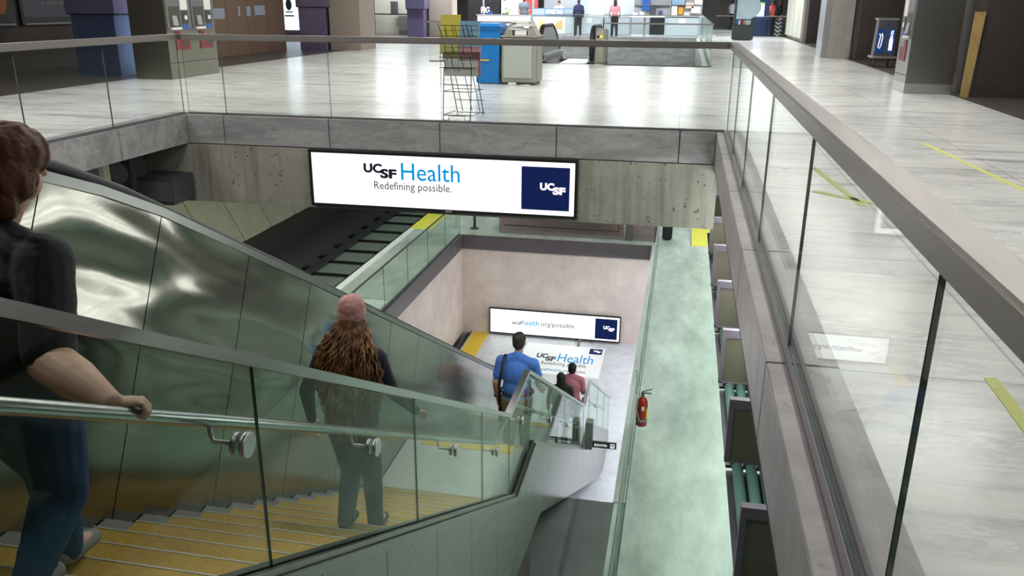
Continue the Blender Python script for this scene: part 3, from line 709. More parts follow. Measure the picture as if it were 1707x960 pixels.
for lb, (x0, x1, z0, z1, y) in (('grey newspaper with a photo front on the low tier of the rack', (-2.83, -2.66, .52, .70, 9.985)), ('grey newspaper with a red spine edge on the low tier of the rack', (-2.655, -2.41, .52, .72, 9.985))):
    o = MB().box(x0, x1, y, y+.03, z0, z1).build('newspaper', M_news); tag(o, lb, 'newspaper', 'papers in the wire rack')
    MB().box(x0+.02, x1-.06, y-.004, y, z0+.05, z1-.06).build('front_photo', M_paper, o)
MB().box(-2.41, -2.395, 9.98, 10.02, .52, .80).build('red_edge', mat('red_print', (.45, .10, .06), .7), o)

# ------------------------------------------------------------------ bins and kiosk
def wheelie(x, y, m, label, h, txt):
    t = thing('wheeled_bin', (x, y, 0), label, 'bin')
    w = .235
    mb = MB().hull([(x+sx*a, y+sy*b, z) for sx in (-1, 1) for sy in (-1, 1) for (a, b, z) in ((w*.84, .24, .02), (w, .30, h-.10))]); mb.build('body', m, t)
    mb = MB().box(x-w-.02, x+w+.02, y-.33, y+.34, h-.10, h-.05, .015); mb.build('rim', m, t)
    mb = MB().hull([(x+sx*a, y+b, z) for sx in (-1, 1) for (a, b, z) in ((w+.01, -.34, h-.05), (w+.01, .33, h-.05), (w-.03, -.28, h), (w-.03, .28, h+.01))]); mb.build('lid', m, t)
    for sx in (-1, 1): MB().lathe([(.10, -.03), (.10, .03)], (x+sx*(w-.02), y+.30, .10), 'x', 20).build('wheel', M_black, t)
    MB().tube([(x-w+.03, y+.36, h-.06), (x-w+.03, y+.42, h-.05), (x+w-.03, y+.42, h-.05), (x+w-.03, y+.36, h-.06)], .018, 8).build('handle', m, t)
    if txt: text('lettering', txt, M_twhite, (x-.16, x-.02, h-.34, h-.29), ('y', y-.295), t, .01); MB().box(x-.12, x+.04, y-.285, y-.27, h-.62, h-.60).build('hinge_label', M_yellow, t)
    return t
wheelie(-3.40, 15.0, M_bblue, 'bright blue wheeled recycling bin beside the grey newspaper cabinet', 1.02, 'OROTD')
wheelie(-3.50, 17.2, M_bnavy, 'dark navy wheeled bin half hidden behind the bright blue bin', .92, None)
t = thing('newspaper_cabinet', (-2.83, 15, 0), 'grey metal newspaper cabinet with loose papers piled on its top', 'cabinet')
mb = MB(); mb.box(-3.14, -2.51, 14.72, 15.3, .04, .80, .02); mb.build('body', mat('cabinet_taupe', (.33, .32, .27), .45), t)
MB().box(-3.10, -2.60, 14.705, 14.72, .12, .78).build('door', mat('cabinet_panel', (.42, .44, .40), .35), t)
MB().box(-3.12, -2.55, 14.75, 15.28, 0, .05).build('plinth', M_dgrey, t)
mb = MB(); mb.box(-3.16, -2.49, 14.7, 15.32, .80, .83, .01); mb.hull([(x, y, z) for (x, z) in ((-3.12, .83), (-3.0, 1.05), (-2.97, 1.05), (-2.97, .83)) for y in (14.8, 15.2)]); mb.hull([(x, y, z) for (x, z) in ((-2.53, .83), (-2.65, 1.05), (-2.68, 1.05), (-2.68, .83)) for y in (14.8, 15.2)])
mb.build('hood', mat('cabinet_taupe', (.33, .32, .27), .45), t)
MB().box(-3.115, -3.10, 14.69, 14.70, .50, .53).build('lock', M_brsteel, t)
for n, (x, y, z, a, lb) in enumerate(((-2.85, 14.95, .92, .12, 'loose folded newspaper lying lowest on the grey cabinet'), (-2.78, 14.93, .985, -.10, 'pinkish folded newspaper lying across the grey cabinet'), (-2.83, 15.0, 1.04, .06, 'white newspaper topmost on the grey cabinet'))):
    mb = MB()
    for q in range(3): mb.box(-.19+.01*q, .19-.012*q, -.14, .14, z-.01+.014*q, z+.002+.014*q)
    bmesh.ops.rotate(mb.bm, verts=mb.bm.verts, cent=(0, 0, z), matrix=Matrix.Rotation(a, 3, 'Z') @ Matrix.Rotation(a*.6, 3, 'Y')); bmesh.ops.translate(mb.bm, verts=mb.bm.verts, vec=(x, y, 0))
    tag(mb.build('newspaper', [M_news, M_paper, M_white][n]), lb, 'newspaper', 'papers on the grey cabinet')
o = MB().box(-2.92, -2.72, 14.8, 15.0, .831, .905).build('paper_stack', M_white); tag(o, 'white bundle of papers inside the hood of the grey cabinet', 'paper stack')
o = MB().box(-3.0, -2.86, 14.60, 14.67, 0, .05, .01).build('drink_carton', M_paper); tag(o, 'small crushed carton on the floor under the grey cabinet', 'carton')
for n, (x, y) in enumerate(((-2.72, 14.52), (-2.66, 14.6))):
    o = MB().ell((x, y, .012), (.05, .03, .012)).build('crumpled_tissue', M_white); tag(o, ['crumpled white tissue on the floor before the cabinet', 'second crumpled tissue nearer the cabinet corner'][n], 'litter')

# ------------------------------------------------------------------ far escalator heads in the second well
def newel(x0, x1, y, m, label):
    t = thing('escalator_end', ((x0+x1)/2, y, 0), label, 'escalator end', 'escalator ends')
    xm = x0+.10; L = 2.3; rr = .40
    arc = [(y+rr+rr*math.cos(R(90+15*k)), .40+rr*math.sin(R(90+15*k))) for k in range(13)]
    MB().prism([(y+L+1.5, -.35), (y+L, .62), (y+L-.6, .80)]+arc+[(y+L+.4, 0), (y+L+1.5, -.6)], 0, xm-.035, xm+.035).build('balustrade_panel', m, t)
    MB().tube([(xm, y+L+1.5, -.30), (xm, y+L, .65), (xm, y+L-.6, .83)]+[(xm, y+rr+(rr+.03)*math.cos(R(90+15*k)), .40+(rr+.03)*math.sin(R(90+15*k))) for k in range(13)], .06, 12, flat=.75).build('moving_handrail', M_rubber, t)
    MB().box(x0, x0+.26, y+.12, y+L+.5, 0, .16, .02).build('skirt_base', M_brsteel, t)
    return t
t = newel(-3.60, -2.95, 21.0, M_brsteel, 'rounded steel escalator end with black handrail beside the bins')
t = newel(-2.32, -1.92, 20.8, M_brsteel, 'escalator end with orange lamp against the far glass balustrade')
MB().box(-2.12, -1.9, 20.7, 21.6, 0, .78, .03).build('control_cabinet', mat('cabinet_olive', (.36, .35, .28), .4), t); MB().lathe([(.03, -.02), (.03, .01)], (-1.99, 20.69, .62), 'y', 14).build('orange_lamp', mat('orange_lamp', (.9, .4, .02), .4, emit=(1, .45, .03), estr=1.5), t)
MB().lathe([(.03, -.02), (.03, .01)], (-2.07, 20.69, .62), 'y', 14).build('black_button', M_black, t)
o = MB().box(-2.95, -2.32, 20.4, 22.2, -.02, .012).build('comb_plate', M_brsteel); tag(o, 'ribbed steel floor plate between the two far escalator ends', 'floor plate')
o = MB().prism([(22.2, .0), (36, -6.2), (36, -6.8), (22.2, -.5)], 0, -3.2, -2.35).build('escalator_steps', M_dgrey); tag(o, 'dark escalator steps dropping into the far well', 'escalator steps')

# ------------------------------------------------------------------ pillars, ticket machines and clutter of the concourse
def ticket_face(t, x, y0, y1, sgn, n):
    """machine fronts on the plane x, facing sgn"""
    w = (y1-y0)/n
    def bx(a, b, d0, d1, z0, z1): return MB().box(x+sgn*d0, x+sgn*d1, a, b, z0, z1)
    for i in range(n):
        a = y0+w*i
        f = bx(a+.03, a+w-.03, 0, .012, .86, 2.0).build('machine_front', mat('machine_grey', (.13, .135, .14), .45), t)
        bx(a+.10, a+.52*w, .012, .02, .90, 1.26).build('recess', mat('recess_olive', (.055, .05, .03), .5), f)
        MB().hull([(x+sgn*d, yy, z) for (d, z) in ((.02, 1.1), (.05, .93), (.03, .93), (.02, .95)) for yy in (a+.18, a+.32)]).build('scoop', M_grey, f)
        bx(a+.12, a+.5*w, .012, .06, .86, .90).build('tray', M_paper, f)
        bx(a+.58*w, a+.86*w, .012, .02, 1.2, 1.6).build('notice', M_paper, f)
        bx(a+.62*w, a+.84*w, .012, .025, .96, 1.18).build('coin_plate', mat('plate_dark', (.03, .05, .045), .4), f)
        bx(a+.70*w, a+.80*w, .025, .03, 1.03, 1.10).build('coin_slot', M_white, f)
        bx(a+.62*w, a+.84*w, .012, .02, .87, .94).build('blue_label', M_signblue, f)
        r = bx(a+.30*w, a+.50*w, 0, .012, .50, .83).build('red_panel', M_dkred, t)
        bx(a+.50*w, a+.84*w, 0, .012, .50, .72).build('red_panel', M_dkred, t)
        bx(a+.56*w, a+.76*w, .012, .016, .58, .65).build('slot', M_dgrey, r)
    bx(y0, y1, 0, .006, .28, .29).build('seam', M_seal, t)
t = thing('ticket_machine', (-9.4, 14.8, 0), 'twin grey ticket machine with two red panels beside the bluish lit pillar', 'ticket machine')
MB().box(-9.8, -9.08, 14.02, 15.65, 0, 2.6).build('steel_case', steel('olive_steel', (.30, .285, .23), .33, 0, (1, 1, 40)), t); ticket_face(t, -9.08, 14.03, 15.64, 1, 2)
t = thing('ticket_machine', (3.9, 15.3, 0), 'tall dark stainless ticket machine next to the leaning chipboard plank', 'ticket machine')
MB().box(3.535, 4.255, 14.95, 15.75, 0, 2.6).build('steel_case', steel('case_steel', (.30, .29, .28), .30, 0, (1, 1, 40)), t); ticket_face(t, 3.535, 14.98, 15.72, -1, 1)
MB().box(3.53, 4.26, 14.945, 15.755, .0, .16).build('plinth', M_brsteel, t)
o = MB().hull([(x, y, z) for (x, z) in ((4.29, .001), (4.40, .001), (4.45, 1.28), (4.30, 1.28)) for y in (14.56, 14.60)]).build('wooden_plank', M_wood); tag(o, 'yellowish chipboard plank leaning upright beside the dark ticket machine', 'plank')
def pillar(x0, x1, y0, y1, zb, label, m0, m1, over=.09):
    t = thing('clad_pillar', ((x0+x1)/2, (y0+y1)/2, 0), label, 'pillar', 'steel clad pillars')
    MB().box(x0, x1, y0, y1, 0, zb).build('lower_cladding', m0, t); MB().box(x0-.03, x1+over, y0-over, y1, zb+.02, ZC+.1).build('upper_cladding', m1, t)
    MB().box(x0-.02, x1+over-.01, y0-over+.01, y1, zb, zb+.02).build('shadow_gap', M_seal, t); return t
M_bluelit = steel('blue_lit_steel', (.27, .38, .68), .36, 0, (1, 1, 50))  # bluish light on the pillar cladding put into its base colour
pillar(-11.35, -10.45, 14.5, 15.7, 1.10, 'bluish lit steel clad pillar beside the dark posters and twin ticket machine', M_bluelit, M_violetlit)
pillar(-11.25, -10.45, 24.1, 25.4, 1.20, 'purple lit grey steel clad pillar in front of the tan concrete column', M_violetlit, M_violetlit)
pillar(-11.36, -10.66, 34.6, 35.6, 1.10, 'purple lit steel clad pillar farthest away, beside the newsstand counter', M_violetlit, M_violetlit)
o = MB().box(-10.40, -9.45, 24.35, 25.6, 0, ZC+.1).build('concrete_column', M_tan); tag(o, 'brown and tan square column beside the purple lit grey clad pillar', 'column')
o = MB().box(-10.6, -9.6, 35.2, 36, 0, ZC+.1).build('concrete_column', M_tan); tag(o, 'tan column behind the wire rack next to the newsstand', 'column')
t = thing('concrete_column', (4, 25.4, 0), 'rough grey concrete column on a pale steel edge along the white walkway', 'column')
MB().box(3.80, 4.38, 25.0, 26, 0, ZC+.1).build('shaft', M_conc, t); MB().box(3.63, 3.80, 25.0, 26, 0, ZC+.1).build('steel_edge', M_brsteel, t)
o = MB().box(4.42, 5.2, 34.6, 35.6, 0, ZC+.1).build('dark_column', M_brown); tag(o, 'dark brown column beside the cream wall panels down the walkway', 'column')
t = thing('wall_panelling', (4.3, 38, 0), 'cream framed panelling just past the dark brown column', 'panelling')
for q in range(2): MB().box(4.35, 4.45, 35.7+2.9*q, 38.4+2.9*q, .12, 2.6).build('panel', M_cream, t)
MB().box(4.45, 4.7, 35.6, 41.6, 0, 3.2).build('frame', mat('frame_grey', (.36, .36, .30), .5), t)
# board partitions along the ticket hall
t = thing('board_partition', (-11.7, 21.8, 0), 'brown boarded partition with small notices behind the ticket machines', 'partition')
for q in range(4): MB().box(-11.75, -11.65, 19.6+1.1*q+.008, 20.7+1.1*q-.008, 0, ZC).build('board', mat('board_brown', (.20, .125, .085), .6), t)
for y, z, w2 in ((20.0, 1.05, .6), (21.3, 1.1, .10), (21.75, 1.1, .22), (22.2, 1.12, .6)): MB().box(-11.65, -11.64, y, y+w2, z-.12, z+.13).build('notice', mat('notice_blue', (.35, .42, .50), .6), t)
# posters on the brown wall
def poster(y0, y1, z0, z1, label, m):
    t = thing('poster_case', (-13, (y0+y1)/2, z0), label, 'poster', 'posters on the brown wall')
    MB().box(-13.02, -12.96, y0, y1, z0, z1).build('frame', M_black, t); MB().box(-12.96, -12.955, y0+.06, y1-.06, z0+.16, z1-.06).build('print', m, t)
    MB().box(-12.96, -12.93, y0+.05, y1-.05, z0+.02, z0+.05).build('ledge', M_grey, t); return t
f = MB(); f.box(-13.3, -13.02, 8, 22, 0, ZC+.1); struct('wall_4', f, M_brown)
t = poster(12.5, 14.98, .86, 2.4, 'dark framed poster with an orange figure on the brown wall', mat('poster_black', (.02, .015, .012), .4))
MB().ell((-12.952, 14.66, 1.45), (.004, .17, .38)).build('orange_shape', mat('poster_orange', (.40, .12, .03), .5), t)
t = poster(15.15, 17.9, .86, 2.4, 'grey blue framed poster with faint white lettering beside the bluish lit pillar', mat('poster_slate', (.07, .075, .10), .4))
text('lettering', 'OPEN THE', M_tgrey, (15.6, 16.35, 1.42, 1.52), ('x+', -12.955), t); text('lettering', 'so bold & real', M_grey, (15.75, 16.4, 1.27, 1.34), ('x+', -12.955), t)
# lit poster column and bins in the ticket hall
t = thing('lit_poster', (-15.4, 32.5, 0), 'bright backlit poster standing between the brown partition and the purple lit pillar', 'poster')
MB().box(-16.1, -15.9, 32.2, 32.9, 0, 3).build('dark_edge', mat('navy_edge', (.03, .05, .09), .4), t); MB().box(-15.9, -14.9, 32.3, 32.6, .1, 3).build('case', M_grey, t)
MB().box(-15.88, -14.95, 32.28, 32.3, .3, 2.9).build('display', mat('lit_print', (.8, .8, .8), .5, emit=(.75, .86, 1), estr=2.2), t)
mb = MB(); mb.box(-15.6, -15.3, 32.27, 32.28, .95, 1.0); mb.box(-15.65, -15.25, 32.27, 32.28, .8, .86); mb.ell((-15.45, 32.275, 1.25), (.13, .008, .22)); mb.build('print_shapes', mat('print_blue', (.15, .25, .35), .6), t)
t = thing('mail_box', (-12.95, 33.9, 0), 'blue collection box with a white plate in front of the glass shop', 'mail box')
MB().box(-13.2, -12.7, 33.8, 34.3, .0, .92, .03).build('body', mat('mail_blue', (.02, .05, .30), .4), t); MB().box(-12.93, -12.80, 33.79, 33.8, .45, .70).build('plate', M_white, t); MB().box(-12.9, -12.83, 33.785, 33.79, .50, .53).build('red_label', M_red, t)
t = thing('glass_shop_front', (-11.9, 36.5, 0), 'glass shop front with white appliances behind the blue collection box', 'shop front')
for q in range(3): MB().box(-13.6+1.0*q, -12.63+1.0*q, 36.4, 36.42, .05, .85).build('glass_panel', M_glass, t)
MB().box(-13.6, -10.6, 36.38, 36.46, .85, .90).build('handrail', M_rail, t); MB().box(-14, -10.6, 38, 38.1, 0, 2.6).build('back_wall', mat('shop_wall', (.50, .47, .40), .6), t)
MB().box(-12.6, -11.2, 37.2, 37.8, 0, .8).build('counter', mat('shop_counter', (.16, .15, .13), .5), t)
for q in range(3): MB().box(-13.0+.75*q, -12.75+.75*q, 37.3, 37.6, .85, 1.4).build('appliance', M_dgrey if q != 1 else M_white, t)

# sandwich sign on a bench
t = thing('bench', (4.55, 21.6, 0), 'low steel bench holding the grey advert board in the brown alcove', 'bench')
MB().box(4.26, 4.80, 21.38, 21.95, .20, .25, .01).build('seat', M_grey, t)
for x in (4.32, 4.72):
    for y in (21.44, 21.88): MB().tube([(x, y, 0), (x, y, .21)], .02, 8).build('leg', M_dgrey, t)
t = thing('advert_board', (4.52, 21.6, .25), 'grey board with blue drawings of a straw and a bottle on the low bench', 'sign')
mb = MB().hull([(x, y, z) for (x, z) in ((4.29, .25), (4.74, .25), (4.72, 1.05), (4.32, 1.05)) for y in (21.45, 21.75)]); mb.build('board', mat('board_grey', (.11, .11, .13), .5), t)
MB().box(4.29, 4.75, 21.42, 21.78, 1.05, 1.09).build('top_cap', M_grey, t)
MB().box(4.325, 4.48, 21.435, 21.45, .32, .86).build('blue_panel', M_signblue, t); MB().box(4.55, 4.71, 21.435, 21.45, .32, .86).build('blue_panel', M_signblue, t)
MB().tube([(4.36, 21.43, .75), (4.39, 21.43, .70), (4.36, 21.43, .45), (4.39, 21.43, .42), (4.42, 21.43, .48), (4.44, 21.43, .68), (4.42, 21.43, .76), (4.40, 21.43, .72)], .010, 8).build('straw_drawing', M_twhite, t)
mb = MB(); mb.box(4.59, 4.67, 21.425, 21.435, .38, .64); mb.box(4.605, 4.655, 21.425, 21.435, .64, .70); mb.tube([(4.61, 21.43, .72), (4.62, 21.43, .82)], .010, 6); mb.tube([(4.645, 21.43, .70), (4.655, 21.43, .83)], .010, 6); mb.build('bottle_drawing', M_twhite, t)
MB().box(4.50, 4.53, 21.43, 21.45, .90, .97).build('badge', M_signblue, t)
# information pillar and vending machine
t = thing('information_pillar', (2.2, 36.7, 0), 'dark information pillar with a pale blue map and leaflet slots', 'information stand')
mb = MB(); mb.box(1.78, 2.62, 36.5, 36.95, .03, .58, .01); mb.box(1.85, 2.55, 36.55, 36.9, 0, .04); mb.box(1.82, 2.60, 36.6, 36.95, .58, 2.6); mb.build('case', mat('stand_slate', (.045, .055, .06), .5), t)
MB().box(1.90, 2.50, 36.58, 36.6, .82, 2.3).build('map_panel', mat('map_blue', (.45, .66, .74), .4), t)
o = MB().lathe([(.42, 0), (.42, .008)], (2.42, 36.572, 1.28), 'y', 32); o.build('map_circle', mat('map_pale', (.55, .72, .78), .4), t)
for q in range(6): MB().box(1.90+.10*q, 1.98+.10*q, 36.57, 36.6, .60, .78).build('leaflet', [M_signblue, M_paper, M_red, M_grey, M_paper, mat('map_blue')][q], t)
t = thing('vending_machine', (3.3, 42.3, 0), 'dark blue vending machine with a lit violet window beyond the information pillar', 'vending machine')
MB().box(2.95, 3.85, 42.0, 42.7, 0, 1.9).build('case', mat('vend_navy', (.02, .045, .13), .4), t); MB().box(3.05, 3.40, 41.98, 42.0, .85, 1.40).build('lit_window', mat('vend_lit', (.6, .6, .9), .4, emit=(.62, .62, 1), estr=2), t); MB().box(3.05, 3.40, 41.97, 42.0, 1.4, 1.47).build('green_strip', mat('vend_green', (.2, .7, .1), .4, emit=(.2, .8, .1), estr=1), t)
o = MB().box(3.5, 4.1, 42.9, 43.6, 0, 2.4).build('brick_pier', mat('pier_brown', (.28, .17, .13), .8)); tag(o, 'reddish brown pier behind the person in a red and white top', 'pier')

# ------------------------------------------------------------------ newsstand
ns = thing('newsstand', (-2.5, 39.5, 0), 'bright newsstand with steel cabinets and a striped sign above its counter', 'newsstand')
MB().box(-6.8, .6, 41.6, 41.8, 0, 2.6).build('back_wall', mat('kiosk_wall', (.30, .32, .34), .5), ns)
MB().box(-6.9, -4.95, 38.95, 39.05, .86, 1.16).build('sign_board', mat('sign_stripe_blue', (.10, .25, .48), .5), ns)
mb = MB()
for q in range(4):
    z = .89+.065*q; mb.box(-6.88, -6.35, 38.94, 38.95, z, z+.032); mb.box(-5.45, -4.97, 38.94, 38.95, z, z+.032)
mb.build('sign_stripes', M_white, ns)
text('sign_lettering', 'NEWSSTAND', M_twhite, (-6.30, -5.50, .91, 1.12), ('y', 38.945), ns, .02)
for q, (x0, x1) in enumerate(((-6.9, -5.0), (-4.95, -3.7), (-3.65, -2.5), (-1.0, .5))):
    c = MB().box(x0, x1, 39.0, 40.0, 0, .86).build('cabinet', mat('cabinet_steel', (.40, .45, .48), .4), ns); MB().box(x0+.08, x1-.08, 38.98, 39.0, .08, .78).build('cabinet_door', mat('door_steel', (.48, .54, .58), .35), c)
    MB().box(x0+.4*(x1-x0), x0+.6*(x1-x0), 38.97, 38.98, .55, .78).build('notice', M_paper, c)
MB().box(-2.5, .55, 39.0, 40.2, .82, .88).build('counter_top', M_white, ns)
MB().box(-3.6, -3.0, 41.0, 41.5, .88, 2.2).build('lit_case', mat('kiosk_lit', (.8, .85, .9), .5, emit=(.85, .93, 1), estr=2.5), ns)
MB().box(-4.6, -3.9, 41.2, 41.5, .88, 2.2).build('lit_case', mat('kiosk_lit'), ns)
mb = MB(); mb.box(-1.75, -.95, 41.55, 41.6, 0, 2.6); mb.build('doorway', M_black, ns)
MB().box(-1.95, -1.85, 39.5, 39.6, 0, 2.6).build('post', M_brsteel, ns); MB().box(-.85, -.78, 39.5, 39.6, 0, 2.6).build('post', M_brsteel, ns)
goods = [(-2.45, -2.2, .9, 1.0, M_white), (-2.15, -1.95, .9, 1.05, mat('goods_pale', (.6, .66, .7), .5)), (-2.05, -1.7, 1.1, 1.6, M_signblue), (-.75, -.5, .9, 1.3, M_paper), (-.45, -.25, .95, 1.25, mat('goods_orange', (.85, .33, .02), .5)), (-.2, .05, .9, 1.05, M_cream), (.1, .5, 1.0, 1.3, M_white), (-.75, -.2, 1.35, 1.6, mat('goods_blue', (.25, .40, .55), .5)), (-.15, .2, 1.2, 1.45, mat('goods_peach', (.8, .6, .5), .5)), (.22, .55, 1.35, 1.6, M_paper), (-1.7, -1.45, .9, 1.35, M_dgrey), (-1.3, -1.15, .88, 1.1, mat('goods_navy', (.05, .06, .2), .5))]
gl = ['white carton on the newsstand counter', 'pale grey carton on the newsstand counter', 'blue display card over the newsstand counter', 'upright white leaflet board on the newsstand counter', 'orange packet on the newsstand counter', 'cream box on the newsstand counter', 'white screen on the newsstand counter', 'blue grey magazine on the upper newsstand shelf', 'peach coloured magazine on the newsstand shelf', 'pale magazine at the shelf end of the newsstand', 'tall dark coffee dispenser on the newsstand counter', 'small navy can on the newsstand counter']
for (x0, x1, z0, z1, mm), lb in zip(goods, gl):
    o = MB().box(x0, x1, 39.40, 39.548, z0 if z0 > .93 else .88, z1, .01).build('goods_box', mm); tag(o, lb, 'goods', 'goods on the newsstand')
MB().box(-2.4, .55, 39.36, 39.56, 1.325, 1.345).build('shelf', M_brsteel, ns); MB().box(-2.4, .55, 39.55, 39.6, .88, 1.9).build('shelf_back', mat('shelf_back', (.35, .37, .38), .5), ns)
# stall counter by the rack: display board, white panels, letters
t = thing('snack_stall', (-7.5, 38.5, 0), 'white snack stall counter with a bright display behind the bins', 'stall')
MB().box(-9.3, -6.95, 38.4, 39.2, 0, .84).build('counter', M_white, t); MB().box(-9.35, -6.95, 38.35, 39.25, .84, .88).build('counter_top', M_brsteel, t)
MB().box(-8.75, -7.75, 41, 41.1, .7, 2.6).build('lit_board', mat('stall_lit', (.9, .9, .9), .5, emit=(.95, .97, 1), estr=1.8), t)
MB().box(-10.4, -8.85, 41, 41.1, 0, 2.6).build('dark_opening', M_black, t); MB().box(-7.7, -7.0, 41, 41.1, 0, 2.6).build('red_panel', mat('stall_red', (.45, .05, .05), .5), t)
MB().box(-9.65, -9.55, 40.9, 41, 0, 2.6).build('post', M_brsteel, t); MB().box(-7.02, -6.92, 39.5, 39.6, 0, 2.6).build('post', M_brsteel, t)
text('lettering', 'FIG', M_twhite, (-9.25, -8.85, .93, 1.2), ('y', 38.9), t, .03)
MB().box(-8.9, -8.7, 38.7, 38.8, .88, 1.0).build('menu_card', M_signblue, t)
o = MB().lathe([(.07, .88), (.08, 1.05), (.03, 1.12), (.03, 1.16)], (-8.0, 38.8, 0), 'z', 14).build('green_bottle', mat('bottle_green', (.35, .55, .2), .3)); tag(o, 'small green bottle on the snack stall counter', 'bottle')
# white bright board, table with orange chairs near the newsstand
t = thing('folding_screen', (-5.7, 38.4, 0), 'pale board with two orange triangles in front of the newsstand', 'display board')
MB().box(-6.6, -5.3, 38.3, 38.36, .10, .80).build('board', M_cream, t)
mb = MB(); mb.prism([(-6.5, .20), (-6.5, .72), (-6.0, .42)], 1, 38.28, 38.30); mb.prism([(-5.45, .28), (-5.45, .70), (-5.85, .42)], 1, 38.28, 38.30); mb.build('orange_triangles', mat('peach_wood', (.70, .40, .18), .6), t)
MB().box(-6.6, -6.5, 38.2, 38.46, 0, .1).build('foot', M_grey, t); MB().box(-5.4, -5.3, 38.2, 38.46, 0, .1).build('foot', M_grey, t)
# tape on the floor
for n, (pts, lb) in enumerate((([(1.21, 3.23), (1.26, 3.24), (1.24, 2.4), (1.19, 2.4)], 'short yellow green tape strip on the marble close by the glass'),
        ([(1.15, 7.72), (1.20, 7.70), (1.34, 6.2), (1.29, 6.2)], 'slanting tape strip forming one arm of the arrow on the marble'),
        ([(1.02, 6.62), (1.05, 6.68), (1.50, 6.30), (1.46, 6.22)], 'tape strip crossing the arrow tip on the marble'),
        ([(2.47, 9.4), (2.53, 9.4), (2.72, 6.6), (2.66, 6.6)], 'long thin tape line on the open marble walkway'))):
    o = MB().prism(pts, 2, .0005, .003).build('floor_tape', M_green_tape); tag(o, lb, 'tape', 'tape strips on the marble')

# ------------------------------------------------------------------ people
SKIN = mat('skin', (.60, .345, .255), .55); SKIN2 = mat('skin_tan', (.36, .19, .12), .55); SKIN3 = mat('skin_deep', (.14, .07, .045), .55)
def mathair(n, c): 
    M = mat(n, c, .6); return M
def hand(mb, wrist, d, nrm, side, s=1.0, curl=.5, grip=False):
    """palm and five bent fingers; d points along the fingers, nrm out of the palm, side to the thumb"""
    d, nrm = V(d).normalized(), V(nrm).normalized(); sd = d.cross(nrm).normalized()*side; w = V(wrist)
    B = Matrix((sd, d, nrm)).transposed()
    mb.ell(w+d*.045*s, (.036*s, .052*s, .016*s), B, 14, 10)
    for k, (o, L) in enumerate(((.031, .068), (.0105, .078), (-.0105, .072), (-.031, .056))):
        p = w+d*.082*s+sd*o*s; ang = (curl if not grip else 1.35)*(.62+.08*k)
        q = d.copy(); r = .0095*s
        ax = d.cross(nrm)
        for j, f in enumerate((.45, .32, .23)):
            q = (q*math.cos(ang)+ax.cross(q)*math.sin(ang)).normalized()
            e = p+q*L*f*s*1.15; mb.cap(p, r, e, r*.9, 8); p = e; r *= .92
    p = w+d*.025*s+sd*.030*s; q = (sd*.75+d*.65+nrm*.35).normalized(); e = p+q*.042*s; mb.cap(p, .013*s, e, .010*s, 8); q2 = (d*.7+nrm*.6+sd*.1).normalized(); mb.cap(e, .010*s, e+q2*.032*s, .008*s, 8)
def frame_from(face):
    fy = V(face).normalized(); fx = fy.cross(V((0, 0, 1))).normalized(); fz = fx.cross(fy).normalized(); return Matrix((fx, fy, fz)).transposed()   # x to the person's right
